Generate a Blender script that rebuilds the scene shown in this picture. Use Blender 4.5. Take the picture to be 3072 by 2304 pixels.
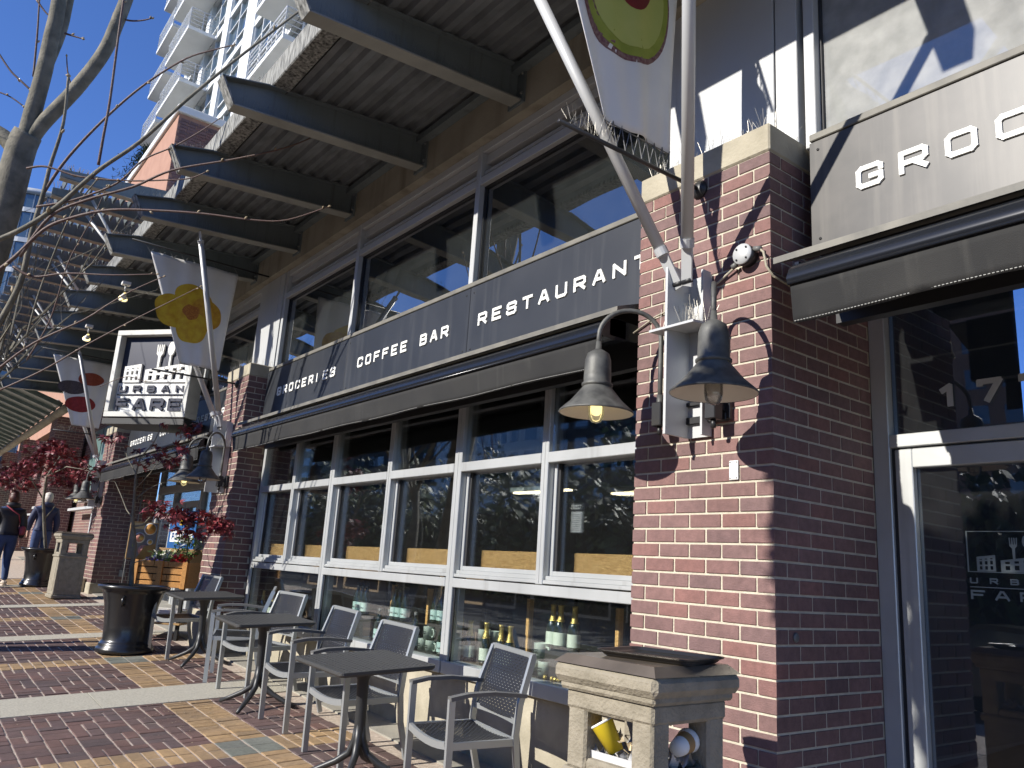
import bpy, bmesh, math, random
from mathutils import Vector, Matrix
random.seed(7)
PI = math.pi
S = bpy.context.scene
for o in list(bpy.data.objects): bpy.data.objects.remove(o)
COL = S.collection
# ------------------------------------------------------------------ camera
RM = ((-0.61295427, -0.78764464, 0.06247383), (0.14453664, -0.18951162, -0.97118201), (0.77678582, -0.58626041, 0.23000547))
CAM = Vector((-2.05688, 3.01680, -0.18613)); FPX = 2383.75
cam = bpy.data.cameras.new('camera'); camo = bpy.data.objects.new('camera', cam); COL.objects.link(camo)
rt, dn, fw = (Vector(r) for r in RM)
m = Matrix.Identity(4)
for i in range(3):
    m[i][0] = rt[i]; m[i][1] = -dn[i]; m[i][2] = -fw[i]; m[i][3] = CAM[i]
camo.matrix_world = m
cam.sensor_width = 36; cam.lens = FPX / 3072 * 36; cam.clip_end = 2000; cam.clip_start = .05
S.camera = camo
# ------------------------------------------------------------------ sky + sun
ELEV = math.radians(29.5); AZ = math.atan2(.15, 1.0)
W = bpy.data.worlds.new('World'); S.world = W; W.use_nodes = True
wn = W.node_tree.nodes; wl = W.node_tree.links
sky = wn.new('ShaderNodeTexSky'); sky.sky_type = 'NISHITA'; sky.sun_disc = False
sky.sun_elevation = ELEV; sky.sun_rotation = AZ; sky.air_density = .8; sky.dust_density = 0; sky.ozone_density = 6.0; sky.altitude = 800
bgn = wn['Background']; bgn.inputs['Strength'].default_value = .125
tint = wn.new('ShaderNodeMix'); tint.data_type = 'RGBA'; tint.blend_type = 'MULTIPLY'; tint.inputs[0].default_value = 1; tint.inputs[7].default_value = (.88, .98, 1.24, 1)
wl.new(sky.outputs[0], tint.inputs[6]); wl.new(tint.outputs[2], bgn.inputs['Color'])
sun = bpy.data.lights.new('sun', 'SUN'); suno = bpy.data.objects.new('sun', sun); COL.objects.link(suno)
sun.energy = 5.0; sun.angle = math.radians(.53); sun.color = (1.0, .95, .87)
sd = Vector((math.sin(AZ) * math.cos(ELEV), math.cos(AZ) * math.cos(ELEV), math.sin(ELEV)))
suno.rotation_euler = sd.to_track_quat('Z', 'Y').to_euler()
S.view_settings.view_transform = 'Standard'; S.view_settings.look = 'None'; S.view_settings.gamma = 1
S.view_settings.exposure = .55; S.view_settings.use_curve_mapping = False
S.cycles.max_bounces = 8; S.cycles.transparent_max_bounces = 16; S.cycles.glossy_bounces = 4; S.cycles.diffuse_bounces = 3
S.cycles.caustics_reflective = False; S.cycles.caustics_refractive = False
# ------------------------------------------------------------------ helpers
def ray(u, v): return rt * (u - 1536) + dn * (v - 1152) + fw * FPX
def at(u, v, ax, val):
    d = ray(u, v); return CAM + d * ((val - CAM[ax]) / d[ax])
def dep(u, v, d): return CAM + ray(u, v) * (d / FPX)
GA, GB, GC = -1.488, .034, -.05
def gz(x, y): return GA + GB * x + GC * y
def tag(o, label=None, cat=None, group=None, kind=None):
    if label: o['label'] = label
    if cat: o['category'] = cat
    if group: o['group'] = group
    if kind: o['kind'] = kind
    return o
def empty(name, loc, label, cat, group=None, rz=0):
    o = bpy.data.objects.new(name, None); COL.objects.link(o); o.location = loc; o.rotation_euler = (0, 0, rz)
    o.empty_display_size = .1
    return tag(o, label, cat, group)
def copy_tree(o, parent=None):
    c = o.copy(); COL.objects.link(c); c.parent = parent
    if parent is not None: c.matrix_parent_inverse = o.matrix_parent_inverse.copy()
    for ch in o.children: copy_tree(ch, c)
    return c
class MB:
    def __init__(s): s.v = []; s.f = []; s.sm = []
    def add(s, vs, fs, M=None, smooth=False):
        n = len(s.v)
        s.v += [tuple(M @ Vector(p)) if M is not None else tuple(p) for p in vs]
        s.f += [tuple(i + n for i in q) for q in fs]; s.sm += [smooth] * len(fs)
        return s
    def box(s, a, b, M=None):
        x0, x1 = sorted((a[0], b[0])); y0, y1 = sorted((a[1], b[1])); z0, z1 = sorted((a[2], b[2]))
        return s.add([(x0,y0,z0),(x1,y0,z0),(x1,y1,z0),(x0,y1,z0),(x0,y0,z1),(x1,y0,z1),(x1,y1,z1),(x0,y1,z1)],
            [(0,3,2,1),(4,5,6,7),(0,1,5,4),(1,2,6,5),(2,3,7,6),(3,0,4,7)], M)
    def bbox(s, a, b, r, M=None):  # chamfered box
        x0, x1 = sorted((a[0], b[0])); y0, y1 = sorted((a[1], b[1])); z0, z1 = sorted((a[2], b[2]))
        vs = []; idx = {}
        for X, sx in ((x0, 1), (x1, -1)):
            for Y, sy in ((y0, 1), (y1, -1)):
                for Z, sz in ((z0, 1), (z1, -1)):
                    for k in range(3):
                        p = [X + sx * r, Y + sy * r, Z + sz * r]; p[k] = (X, Y, Z)[k]
                        idx[(sx, sy, sz, k)] = len(vs); vs.append(p)
        F = []
        for k in range(3):
            o1, o2 = (k + 1) % 3, (k + 2) % 3
            for sg in (1, -1):
                q = []
                for a1, a2 in ((1, 1), (-1, 1), (-1, -1), (1, -1)):
                    t = [0, 0, 0]; t[k] = sg; t[o1] = a1; t[o2] = a2; q.append(idx[(*t, k)])
                F.append(tuple(q if sg < 0 else q[::-1]))
        for k in range(3):
            o1, o2 = (k + 1) % 3, (k + 2) % 3
            for a1 in (1, -1):
                for a2 in (1, -1):
                    def I(sk, kk):
                        t = [0, 0, 0]; t[k] = sk; t[o1] = a1; t[o2] = a2; return idx[(*t, kk)]
                    F.append((I(1, o1), I(-1, o1), I(-1, o2), I(1, o2)))
        for sx in (1, -1):
            for sy in (1, -1):
                for sz in (1, -1): F.append(tuple(idx[(sx, sy, sz, k)] for k in range(3)))
        return s.add(vs, F, M)
    def beam(s, p, q, w, h, up=(0, 0, 1)):  # box between two points, w across, h along up
        p = Vector(p); q = Vector(q); d = (q - p).normalized(); u = Vector(up)
        a = d.cross(u); a = a.normalized() if a.length > 1e-6 else Vector((1, 0, 0)); u = a.cross(d).normalized()
        vs = [c + a * (i * w / 2) + u * (j * h / 2) for c in (p, q) for i, j in ((-1,-1),(1,-1),(1,1),(-1,1))]
        return s.add(vs, [(0,1,2,3),(7,6,5,4),(0,4,5,1),(1,5,6,2),(2,6,7,3),(3,7,4,0)])
    def tube(s, pts, r, n=8, cap=True, smooth=True):
        pts = [Vector(p) for p in pts]; m_ = len(pts); rs = r if isinstance(r, (list, tuple)) else [r] * m_
        vs = []; fs = []; a = None
        for i, p in enumerate(pts):
            d = (pts[min(i + 1, m_ - 1)] - pts[max(i - 1, 0)]).normalized()
            if a is None: a = d.orthogonal().normalized()
            else:
                a = a - d * a.dot(d); a = a.normalized() if a.length > 1e-6 else d.orthogonal().normalized()
            b = d.cross(a)
            for k in range(n):
                t = 2 * PI * k / n; vs.append(p + (a * math.cos(t) + b * math.sin(t)) * rs[i])
        for i in range(m_ - 1):
            for k in range(n):
                fs.append((i*n+k, i*n+(k+1)%n, (i+1)*n+(k+1)%n, (i+1)*n+k))
        if cap: fs.append(tuple(range(n))[::-1]); fs.append(tuple((m_-1)*n+k for k in range(n)))
        return s.add(vs, fs, None, smooth)
    def lathe(s, prof, n=16, M=None, smooth=True, cap=True):
        vs = []; fs = []; m_ = len(prof)
        for r, z in prof:
            for k in range(n): t = 2*PI*k/n; vs.append((r*math.cos(t), r*math.sin(t), z))
        for i in range(m_-1):
            for k in range(n): fs.append((i*n+k, i*n+(k+1)%n, (i+1)*n+(k+1)%n, (i+1)*n+k))
        if cap:
            fs.append(tuple(range(n))[::-1]); fs.append(tuple((m_-1)*n+k for k in range(n)))
        return s.add(vs, fs, M, smooth)
    def prism(s, poly, z0, z1, M=None):  # poly in local xy, extruded along local z
        n = len(poly); vs = [(x, y, z0) for x, y in poly] + [(x, y, z1) for x, y in poly]
        ar = sum(poly[i][0]*poly[(i+1)%n][1]-poly[(i+1)%n][0]*poly[i][1] for i in range(n))
        fs = [tuple(range(n))[::-1], tuple(range(n, 2*n))] + [(i, (i+1)%n, n+(i+1)%n, n+i) for i in range(n)]
        if ar < 0: fs = [q[::-1] for q in fs]
        return s.add(vs, fs, M)
    def quad(s, a, b, c, d): return s.add([a, b, c, d], [(0, 1, 2, 3)])
    def mesh(s, name, mat):
        me = bpy.data.meshes.new(name); me.from_pydata(s.v, [], s.f)
        me.polygons.foreach_set('use_smooth', s.sm)
        if mat: me.materials.append(mat)
        me.update(); return me
    def build(s, name, mat, parent=None, label=None, cat=None, group=None, kind=None, loc=None, rz=0):
        """vertices are world coords unless loc is given (then local)"""
        if loc is None:
            if parent is not None and parent.type == 'EMPTY' or parent is not None:
                P = parent_world(parent).inverted(); s.v = [tuple(P @ Vector(p)) for p in s.v]; o_loc = None
            else:
                n = max(1, len(s.v)); c = Vector((sum(p[0] for p in s.v)/n, sum(p[1] for p in s.v)/n, min(p[2] for p in s.v)))
                s.v = [tuple(Vector(p) - c) for p in s.v]; o_loc = c
        else: o_loc = Vector(loc)
        o = bpy.data.objects.new(name, s.mesh(name, mat)); COL.objects.link(o)
        if parent is not None: o.parent = parent
        if o_loc is not None: o.location = o_loc
        if rz: o.rotation_euler = (0, 0, rz)
        return tag(o, label, cat, group, kind)
def parent_world(o):
    M = Matrix.LocRotScale(o.location, o.rotation_euler, o.scale)
    return parent_world(o.parent) @ M if o.parent else M
def L(mb, name, mat, parent, label=None, kind=None):  # local-coordinates part
    o = bpy.data.objects.new(name, mb.mesh(name, mat)); COL.objects.link(o); o.parent = parent
    return tag(o, label, None, None, kind)
def inst(me, name, loc, parent, rz=0, scale=None):
    o = bpy.data.objects.new(name, me); COL.objects.link(o); o.parent = parent; o.location = loc
    if rz: o.rotation_euler = (0, 0, rz)
    if scale: o.scale = scale
    return o
# ------------------------------------------------------------------ materials
def mat(name, base, rough=.6, metal=0, var=None, scale=8, bump=0, bscale=None, spec=None, rnd=0, detail=6, coat=0, streak=None, stretch=None):
    """base colour, optional second colour mixed by noise, per-object/island brightness jitter, fine bump"""
    M = bpy.data.materials.new(name); M.use_nodes = True; N = M.node_tree.nodes; K = M.node_tree.links
    B = N['Principled BSDF']; B.inputs['Roughness'].default_value = rough; B.inputs['Metallic'].default_value = metal
    if spec is not None: B.inputs['Specular IOR Level'].default_value = spec
    if coat: B.inputs['Coat Weight'].default_value = coat; B.inputs['Coat Roughness'].default_value = .08
    tc = N.new('ShaderNodeTexCoord'); src = tc.outputs['Object']
    geo = N.new('ShaderNodeNewGeometry')
    pos = geo.outputs['Position']
    if stretch:
        mp = N.new('ShaderNodeMapping'); mp.inputs['Scale'].default_value = stretch; K.new(pos, mp.inputs['Vector']); pos = mp.outputs[0]
    col = None
    rgb = N.new('ShaderNodeRGB'); rgb.outputs[0].default_value = (*base, 1); col = rgb.outputs[0]
    if var:
        nz = N.new('ShaderNodeTexNoise'); nz.inputs['Scale'].default_value = scale; nz.inputs['Detail'].default_value = detail; K.new(pos, nz.inputs['Vector'])
        cr = N.new('ShaderNodeValToRGB'); cr.color_ramp.elements[0].position = .35; cr.color_ramp.elements[1].position = .68; K.new(nz.outputs[0], cr.inputs[0])
        mx = N.new('ShaderNodeMix'); mx.data_type = 'RGBA'; K.new(cr.outputs[0], mx.inputs[0]); K.new(col, mx.inputs[6]); mx.inputs[7].default_value = (*var, 1); col = mx.outputs[2]
    if streak:
        scol, sscale, lo, hi = streak
        mp = N.new('ShaderNodeMapping'); mp.inputs['Scale'].default_value = (1, 1, .06); K.new(geo.outputs['Position'], mp.inputs['Vector'])
        nz = N.new('ShaderNodeTexNoise'); nz.inputs['Scale'].default_value = sscale; nz.inputs['Detail'].default_value = 5; K.new(mp.outputs[0], nz.inputs['Vector'])
        mr = N.new('ShaderNodeMapRange'); mr.inputs[1].default_value = lo; mr.inputs[2].default_value = hi; K.new(nz.outputs[0], mr.inputs[0])
        mx = N.new('ShaderNodeMix'); mx.data_type = 'RGBA'; K.new(mr.outputs[0], mx.inputs[0]); K.new(col, mx.inputs[6]); mx.inputs[7].default_value = (*scol, 1); col = mx.outputs[2]
    if rnd:
        oi = N.new('ShaderNodeObjectInfo'); ad = N.new('ShaderNodeMath'); ad.operation = 'ADD'; K.new(oi.outputs['Random'], ad.inputs[0]); K.new(geo.outputs['Random Per Island'], ad.inputs[1])
        fr = N.new('ShaderNodeMath'); fr.operation = 'FRACT'; K.new(ad.outputs[0], fr.inputs[0])
        mr = N.new('ShaderNodeMapRange'); mr.inputs[3].default_value = 1 - rnd; mr.inputs[4].default_value = 1 + rnd; K.new(fr.outputs[0], mr.inputs[0])
        hs = N.new('ShaderNodeHueSaturation'); K.new(mr.outputs[0], hs.inputs['Value']); K.new(col, hs.inputs['Color']); col = hs.outputs[0]
    K.new(col, B.inputs['Base Color'])
    if bump:
        nb = N.new('ShaderNodeTexNoise'); nb.inputs['Scale'].default_value = bscale or scale * 6; nb.inputs['Detail'].default_value = 4; K.new(pos, nb.inputs['Vector'])
        bp = N.new('ShaderNodeBump'); bp.inputs['Strength'].default_value = bump; bp.inputs['Distance'].default_value = .01; K.new(nb.outputs[0], bp.inputs['Height']); K.new(bp.outputs[0], B.inputs['Normal'])
    return M
def brickmat(name, cols, bump=.35):
    M = mat(name, cols[0], .75, bump=bump, bscale=160); N = M.node_tree.nodes; K = M.node_tree.links; B = N['Principled BSDF']
    oi = N.new('ShaderNodeObjectInfo'); geo = N.new('ShaderNodeNewGeometry'); ad = N.new('ShaderNodeMath'); ad.operation = 'ADD'
    K.new(oi.outputs['Random'], ad.inputs[0]); K.new(geo.outputs['Random Per Island'], ad.inputs[1])
    fr = N.new('ShaderNodeMath'); fr.operation = 'FRACT'; K.new(ad.outputs[0], fr.inputs[0])
    cr = N.new('ShaderNodeValToRGB'); e = cr.color_ramp.elements
    for i, c in enumerate(cols):
        p = i / (len(cols) - 1)
        if i == 0: e[0].position = 0; e[0].color = (*c, 1)
        elif i == len(cols) - 1: e[-1].position = 1; e[-1].color = (*c, 1)
        else: el = e.new(p); el.color = (*c, 1)
    K.new(fr.outputs[0], cr.inputs[0])
    nz = N.new('ShaderNodeTexNoise'); nz.inputs['Scale'].default_value = 26; nz.inputs['Detail'].default_value = 7; nz.inputs['Roughness'].default_value = .75; K.new(geo.outputs['Position'], nz.inputs['Vector'])
    mr = N.new('ShaderNodeMapRange'); mr.inputs[1].default_value = .3; mr.inputs[2].default_value = .7; mr.inputs[3].default_value = .74; mr.inputs[4].default_value = 1.2
    n2 = N.new('ShaderNodeTexNoise'); n2.inputs['Scale'].default_value = 1.7; n2.inputs['Detail'].default_value = 6; n2.inputs['Roughness'].default_value = .65; K.new(geo.outputs['Position'], n2.inputs['Vector'])
    m2 = N.new('ShaderNodeMapRange'); m2.inputs[1].default_value = .36; m2.inputs[2].default_value = .62; m2.inputs[3].default_value = .74; m2.inputs[4].default_value = 1.08; K.new(n2.outputs[0], m2.inputs[0])
    mu_ = N.new('ShaderNodeMath'); mu_.operation = 'MULTIPLY'; K.new(mr.outputs[0], mu_.inputs[0]); K.new(m2.outputs[0], mu_.inputs[1]); K.new(nz.outputs[0], mr.inputs[0])
    hs = N.new('ShaderNodeHueSaturation'); K.new(mu_.outputs[0], hs.inputs['Value']); K.new(cr.outputs[0], hs.inputs['Color']); K.new(hs.outputs[0], B.inputs['Base Color'])
    return M
def glassmat(name, tint=(.62, .68, .68), dust=.04, fres=1.4, base=.05):
    M = bpy.data.materials.new(name); M.use_nodes = True; N = M.node_tree.nodes; K = M.node_tree.links
    for n in list(N):
        if n.type == 'BSDF_PRINCIPLED': N.remove(n)
    out = N['Material Output']; tr = N.new('ShaderNodeBsdfTransparent'); tr.inputs[0].default_value = (*tint, 1)
    gl = N.new('ShaderNodeBsdfGlossy'); gl.inputs['Roughness'].default_value = .012; gl.inputs[0].default_value = (.95, .97, 1, 1)
    fn = N.new('ShaderNodeFresnel'); fn.inputs[0].default_value = 1.5
    geo = N.new('ShaderNodeNewGeometry'); nb = N.new('ShaderNodeTexNoise'); nb.inputs['Scale'].default_value = 1.3; nb.inputs['Detail'].default_value = 1; K.new(geo.outputs['Position'], nb.inputs['Vector'])
    bp = N.new('ShaderNodeBump'); bp.inputs['Strength'].default_value = .12; bp.inputs['Distance'].default_value = .02; K.new(nb.outputs[0], bp.inputs['Height']); K.new(bp.outputs[0], gl.inputs['Normal'])
    mm = N.new('ShaderNodeMath'); mm.operation = 'MULTIPLY_ADD'; mm.inputs[1].default_value = fres; mm.inputs[2].default_value = base; mm.use_clamp = True; K.new(fn.outputs[0], mm.inputs[0])
    mx = N.new('ShaderNodeMixShader'); K.new(mm.outputs[0], mx.inputs[0]); K.new(tr.outputs[0], mx.inputs[1]); K.new(gl.outputs[0], mx.inputs[2])
    df = N.new('ShaderNodeBsdfDiffuse'); df.inputs[0].default_value = (.6, .6, .58, 1)
    nz = N.new('ShaderNodeTexNoise'); nz.inputs['Scale'].default_value = 9; nz.inputs['Detail'].default_value = 8; K.new(geo.outputs['Position'], nz.inputs['Vector'])
    mr = N.new('ShaderNodeMapRange'); mr.inputs[1].default_value = .3; mr.inputs[2].default_value = .8; mr.inputs[3].default_value = dust * .8; mr.inputs[4].default_value = dust * 1.35; K.new(nz.outputs[0], mr.inputs[0])
    m2 = N.new('ShaderNodeMixShader'); K.new(mr.outputs[0], m2.inputs[0]); K.new(mx.outputs[0], m2.inputs[1]); K.new(df.outputs[0], m2.inputs[2]); K.new(m2.outputs[0], out.inputs[0])
    return M
def emit(name, col, s):
    M = bpy.data.materials.new(name); M.use_nodes = True; B = M.node_tree.nodes['Principled BSDF']
    B.inputs['Base Color'].default_value = (*col, 1); B.inputs['Emission Color'].default_value = (*col, 1); B.inputs['Emission Strength'].default_value = s
    return M
def woodmat(name, a, b, scale=6, axis=(1, 8, 8)):
    M = mat(name, a, .55, bump=.15, bscale=60); N = M.node_tree.nodes; K = M.node_tree.links; B = N['Principled BSDF']
    geo = N.new('ShaderNodeNewGeometry'); mp = N.new('ShaderNodeMapping'); mp.inputs['Scale'].default_value = axis; K.new(geo.outputs['Position'], mp.inputs['Vector'])
    nz = N.new('ShaderNodeTexNoise'); nz.inputs['Scale'].default_value = scale; nz.inputs['Detail'].default_value = 3; nz.inputs['Distortion'].default_value = 1.2; K.new(mp.outputs[0], nz.inputs['Vector'])
    ms = N.new('ShaderNodeMath'); ms.operation = 'MULTIPLY'; ms.inputs[1].default_value = 9; K.new(nz.outputs[0], ms.inputs[0])
    fr = N.new('ShaderNodeMath'); fr.operation = 'PINGPONG'; fr.inputs[1].default_value = .5; K.new(ms.outputs[0], fr.inputs[0])
    cr = N.new('ShaderNodeValToRGB'); cr.color_ramp.elements[0].color = (*b, 1); cr.color_ramp.elements[1].color = (*a, 1); cr.color_ramp.elements[0].position = .02; cr.color_ramp.elements[1].position = .35; K.new(fr.outputs[0], cr.inputs[0])
    K.new(cr.outputs[0], B.inputs['Base Color']); return M
M = {}
BRC = [(.205,.112,.100),(.178,.108,.102),(.228,.110,.094),(.186,.106,.098),(.212,.120,.108),(.158,.096,.093),(.196,.106,.095)]
M['brick'] = brickmat('brick_face', BRC)
M['mortar'] = mat('mortar', (.56,.51,.40), .9, var=(.45,.41,.32), scale=20, bump=.5, bscale=120)
M['conc'] = mat('concrete', (.42,.38,.29), .85, var=(.30,.27,.20), scale=5, bump=.35, bscale=60)
M['concbeam'] = mat('stained_concrete_beam', (.36,.33,.26), .85, var=(.27,.245,.19), scale=2.2, bump=.3, bscale=40, streak=((.20,.175,.13), 6, .5, .75))
M['agg'] = mat('aggregate_concrete', (.30,.265,.20), .85, var=(.21,.185,.135), scale=14, bump=.6, bscale=90)
M['strip'] = mat('exposed_aggregate', (.46,.43,.35), .9, var=(.34,.32,.26), scale=60, bump=.7, bscale=110)
M['slab'] = mat('slab_concrete', (.33,.31,.26), .9, var=(.25,.235,.2), scale=3, bump=.3, bscale=50)
M['paver'] = brickmat('brown_paver', [(.128,.078,.068),(.110,.072,.066),(.145,.080,.066),(.118,.080,.073),(.094,.066,.063),(.150,.086,.070),(.122,.072,.063)], .5)
M['yellow'] = brickmat('yellow_paver', [(.36,.235,.115),(.33,.22,.12),(.40,.26,.125),(.30,.205,.115),(.37,.245,.125)], .5)
M['grey'] = brickmat('grey_paver', [(.16,.17,.14),(.19,.195,.165),(.14,.145,.125)], .5)
M['sand'] = mat('joint_sand', (.52,.44,.36), .95, var=(.36,.29,.23), scale=30, bump=.5, bscale=150)
M['asphalt'] = mat('asphalt', (.05,.05,.052), .9, var=(.035,.035,.036), scale=20, bump=.4, bscale=120)
M['alu'] = mat('pale_window_aluminium', (.54,.555,.55), .36, .35, var=(.46,.475,.47), scale=3, bump=.03, streak=((.34,.34,.325), 12, .58, .85))
M['alud'] = mat('dark_gasket', (.02,.02,.022), .6)  # near-black colour of the gaskets and vent backing
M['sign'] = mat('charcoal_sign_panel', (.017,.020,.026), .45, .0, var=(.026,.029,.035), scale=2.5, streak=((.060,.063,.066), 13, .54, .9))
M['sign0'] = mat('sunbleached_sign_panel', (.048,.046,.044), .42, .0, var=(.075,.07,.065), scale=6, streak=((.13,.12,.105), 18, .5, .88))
M['flash'] = mat('weathered_flashing', (.12,.115,.10), .6, var=(.19,.18,.15), scale=7, bump=.1)
M['letter'] = mat('white_letter_paint', (.80,.80,.76), .5)
M['steel'] = mat('grey_painted_steel', (.235,.245,.235), .5, var=(.19,.20,.19), scale=3, bump=.05, streak=((.14,.14,.13), 10, .6, .9))
M['beam'] = mat('dull_green_grey_steel', (.13,.155,.16), .6, var=(.155,.18,.185), scale=2, streak=((.09,.10,.098), 14, .55, .8))
M['bflange'] = mat('pale_flange_paint', (.30,.30,.265), .6, var=(.22,.22,.195), scale=3)
M['deck'] = mat('corrugated_deck_metal', (.22,.235,.245), .6, .2, var=(.14,.15,.155), scale=4)
M['fascia'] = mat('lichen_streaked_fascia', (.36,.36,.33), .8, var=(.035,.035,.032), scale=3.2, bump=.4, bscale=30, stretch=(13, 13, 2.2))
M['clad'] = mat('pale_grey_metal_cladding', (.50,.51,.51), .45, .1, var=(.46,.47,.47), scale=2, streak=((.38,.38,.37), 8, .62, .9))
M['glass'] = glassmat('window_glass', (.93,.95,.95), .004, .75, .0)
M['glassdoor'] = glassmat('door_glass', (.75,.80,.86), .012, 1.2, .05)
M['glassdisp'] = glassmat('display_window_glass', (.95,.97,.96), .003, .36, .0)
M['glassup'] = glassmat('upper_window_glass', (.66,.74,.74), .014, 1.7, .13)
M['glassdust'] = glassmat('dusty_sunlit_glass', (.55,.6,.6), .42, 1.6, .14)
M['black'] = mat('black_metal', (.018,.018,.019), .45)
M['lampm'] = mat('weathered_black_lamp', (.055,.055,.052), .55, .15, var=(.13,.13,.118), scale=14, bump=.08)
M['lampin'] = mat('white_enamel', (.68,.65,.57), .5)
M['bulb'] = glassmat('bulb_jar_glass', (.85,.85,.82), .12, 1.2, .05)
M['bulblit'] = emit('warm_lit_bulb', (1.0,.80,.35), 1.6)
M['awn'] = mat('black_awning_canvas', (.014,.014,.014), .85, var=(.022,.0215,.020), scale=4, bump=.25, bscale=300, streak=((.058,.056,.050), 14, .6, 1.0))
M['cass'] = mat('black_awning_tube', (.015,.017,.022), .22, .2)
M['stitch'] = mat('grey_thread', (.30,.30,.28), .8)
M['table'] = mat('dark_grey_table_resin', (.055,.055,.053), .5, bump=.25, bscale=140)
M['tleg'] = mat('dark_table_leg', (.035,.036,.037), .42, .2)
M['chairf'] = mat('silver_painted_frame', (.42,.44,.44), .38, .55, bump=.03)
M['chaira'] = mat('grey_armrest', (.13,.13,.125), .5)
M['potm'] = mat('glossy_black_pot', (.012,.012,.013), .30, coat=.3)
M['soil'] = mat('soil', (.03,.022,.016), .95, bump=.6, bscale=40)
M['bark'] = mat('pale_grey_bark', (.20,.18,.135), .8, var=(.10,.095,.07), scale=9, bump=.5, bscale=50)
M['twig'] = mat('reddish_twig_bark', (.095,.048,.040), .6, var=(.13,.09,.07), scale=14, bump=.3)
M['bud'] = mat('pale_bud', (.34,.27,.17), .7)
M['maple'] = mat('red_maple_leaf', (.21,.022,.026), .5, rnd=.55, var=(.075,.012,.02), scale=3)
M['mapletr'] = M['maple']
for mm_ in (M['maple'],):
    B_ = mm_.node_tree.nodes['Principled BSDF']; B_.inputs['Subsurface Weight'].default_value = 0
M['leafg'] = mat('evergreen_leaf', (.035,.06,.018), .5, rnd=.5, var=(.07,.09,.02), scale=1)
M['leafy'] = mat('fresh_green_leaf', (.10,.17,.04), .5, rnd=.4)
M['white'] = mat('white_paint', (.74,.74,.71), .5, var=(.66,.66,.63), scale=1.2)
M['whites'] = mat('sign_frame_white', (.60,.60,.56), .5, var=(.50,.50,.47), scale=6)
M['navy'] = mat('navy_sign_face', (.022,.026,.05), .35)
M['pine'] = woodmat('pine_board', (.80,.50,.19), (.46,.24,.07), 5, (1.2, 5, 9))
M['crate'] = woodmat('orange_crate_wood', (.55,.27,.07), (.33,.14,.03), 5, (6, 1.2, 6))
M['ply'] = mat('plywood', (.40,.25,.10), .6, var=(.32,.19,.08), scale=8)
M['bottle'] = mat('dark_green_bottle_glass', (.012,.022,.010), .05, coat=1, spec=.8)
M['bottlec'] = glassmat('clear_bottle_glass', (.55,.68,.66), .04, 1.5, .06)
M['gold'] = mat('gold_foil', (.55,.42,.13), .3, .8, bump=.5, bscale=120)
M['teal'] = mat('pale_teal_label', (.42,.60,.56), .6)
M['lab'] = mat('pale_green_label', (.62,.70,.58), .6)
M['mug'] = mat('mug_enamel', (.50,.60,.52), .35)
M['ink'] = mat('dark_print', (.05,.06,.055), .6)
M['bag'] = mat('white_plastic_bag', (.55,.55,.55), .3, bump=.9, bscale=14)
M['cupy'] = mat('yellow_cup', (.70,.52,.02), .5)
M['paper'] = mat('crumpled_paper', (.50,.40,.25), .8, bump=.9, bscale=30, rnd=.5)
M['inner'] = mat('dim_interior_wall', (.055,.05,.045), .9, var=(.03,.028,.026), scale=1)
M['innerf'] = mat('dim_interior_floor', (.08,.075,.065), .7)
M['banner'] = mat('banner_cloth', (.78,.77,.73), .85, var=(.70,.69,.66), scale=3, bump=.5, bscale=5)
M['skin'] = mat('skin', (.45,.26,.19), .6)
M['jackb'] = mat('black_puffer', (.014,.014,.017), .55, bump=.3, bscale=20)
M['jackn'] = mat('navy_jacket', (.018,.025,.07), .6, bump=.3, bscale=20)
M['jeans'] = mat('blue_jeans', (.03,.055,.14), .85, var=(.045,.075,.17), scale=12)
M['hair'] = mat('auburn_hair', (.075,.022,.012), .5, bump=.5)
M['hairw'] = mat('white_hair', (.55,.50,.44), .6, bump=.5)
M['redbag'] = mat('red_bag', (.28,.04,.06), .6)
M['shoe'] = mat('pale_shoe', (.50,.42,.34), .7)
M['spike'] = mat('bird_spike_steel', (.30,.285,.25), .4, .6)
M['tglass'] = mat('tower_window_glass', (.05,.08,.10), .06, .0, spec=1.0, coat=1)
M['salmon'] = mat('salmon_brick', (.40,.225,.155), .85, var=(.35,.19,.13), scale=3, bump=.2, bscale=30)
M['greenm'] = mat('green_glazed_panel', (.13,.21,.20), .35, .1)
M['cangl'] = mat('grey_green_canopy_sheet', (.13,.17,.155), .4, .1, var=(.20,.24,.22), scale=4)
M['lampstrip'] = emit('lit_ceiling_tube', (1.0, .86, .55), 4.0)
M['needle'] = mat('conifer_needles', (.03,.05,.02), .7, rnd=.4)
M['van'] = mat('dark_car_paint', (.02,.02,.025), .2, coat=1)
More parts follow.
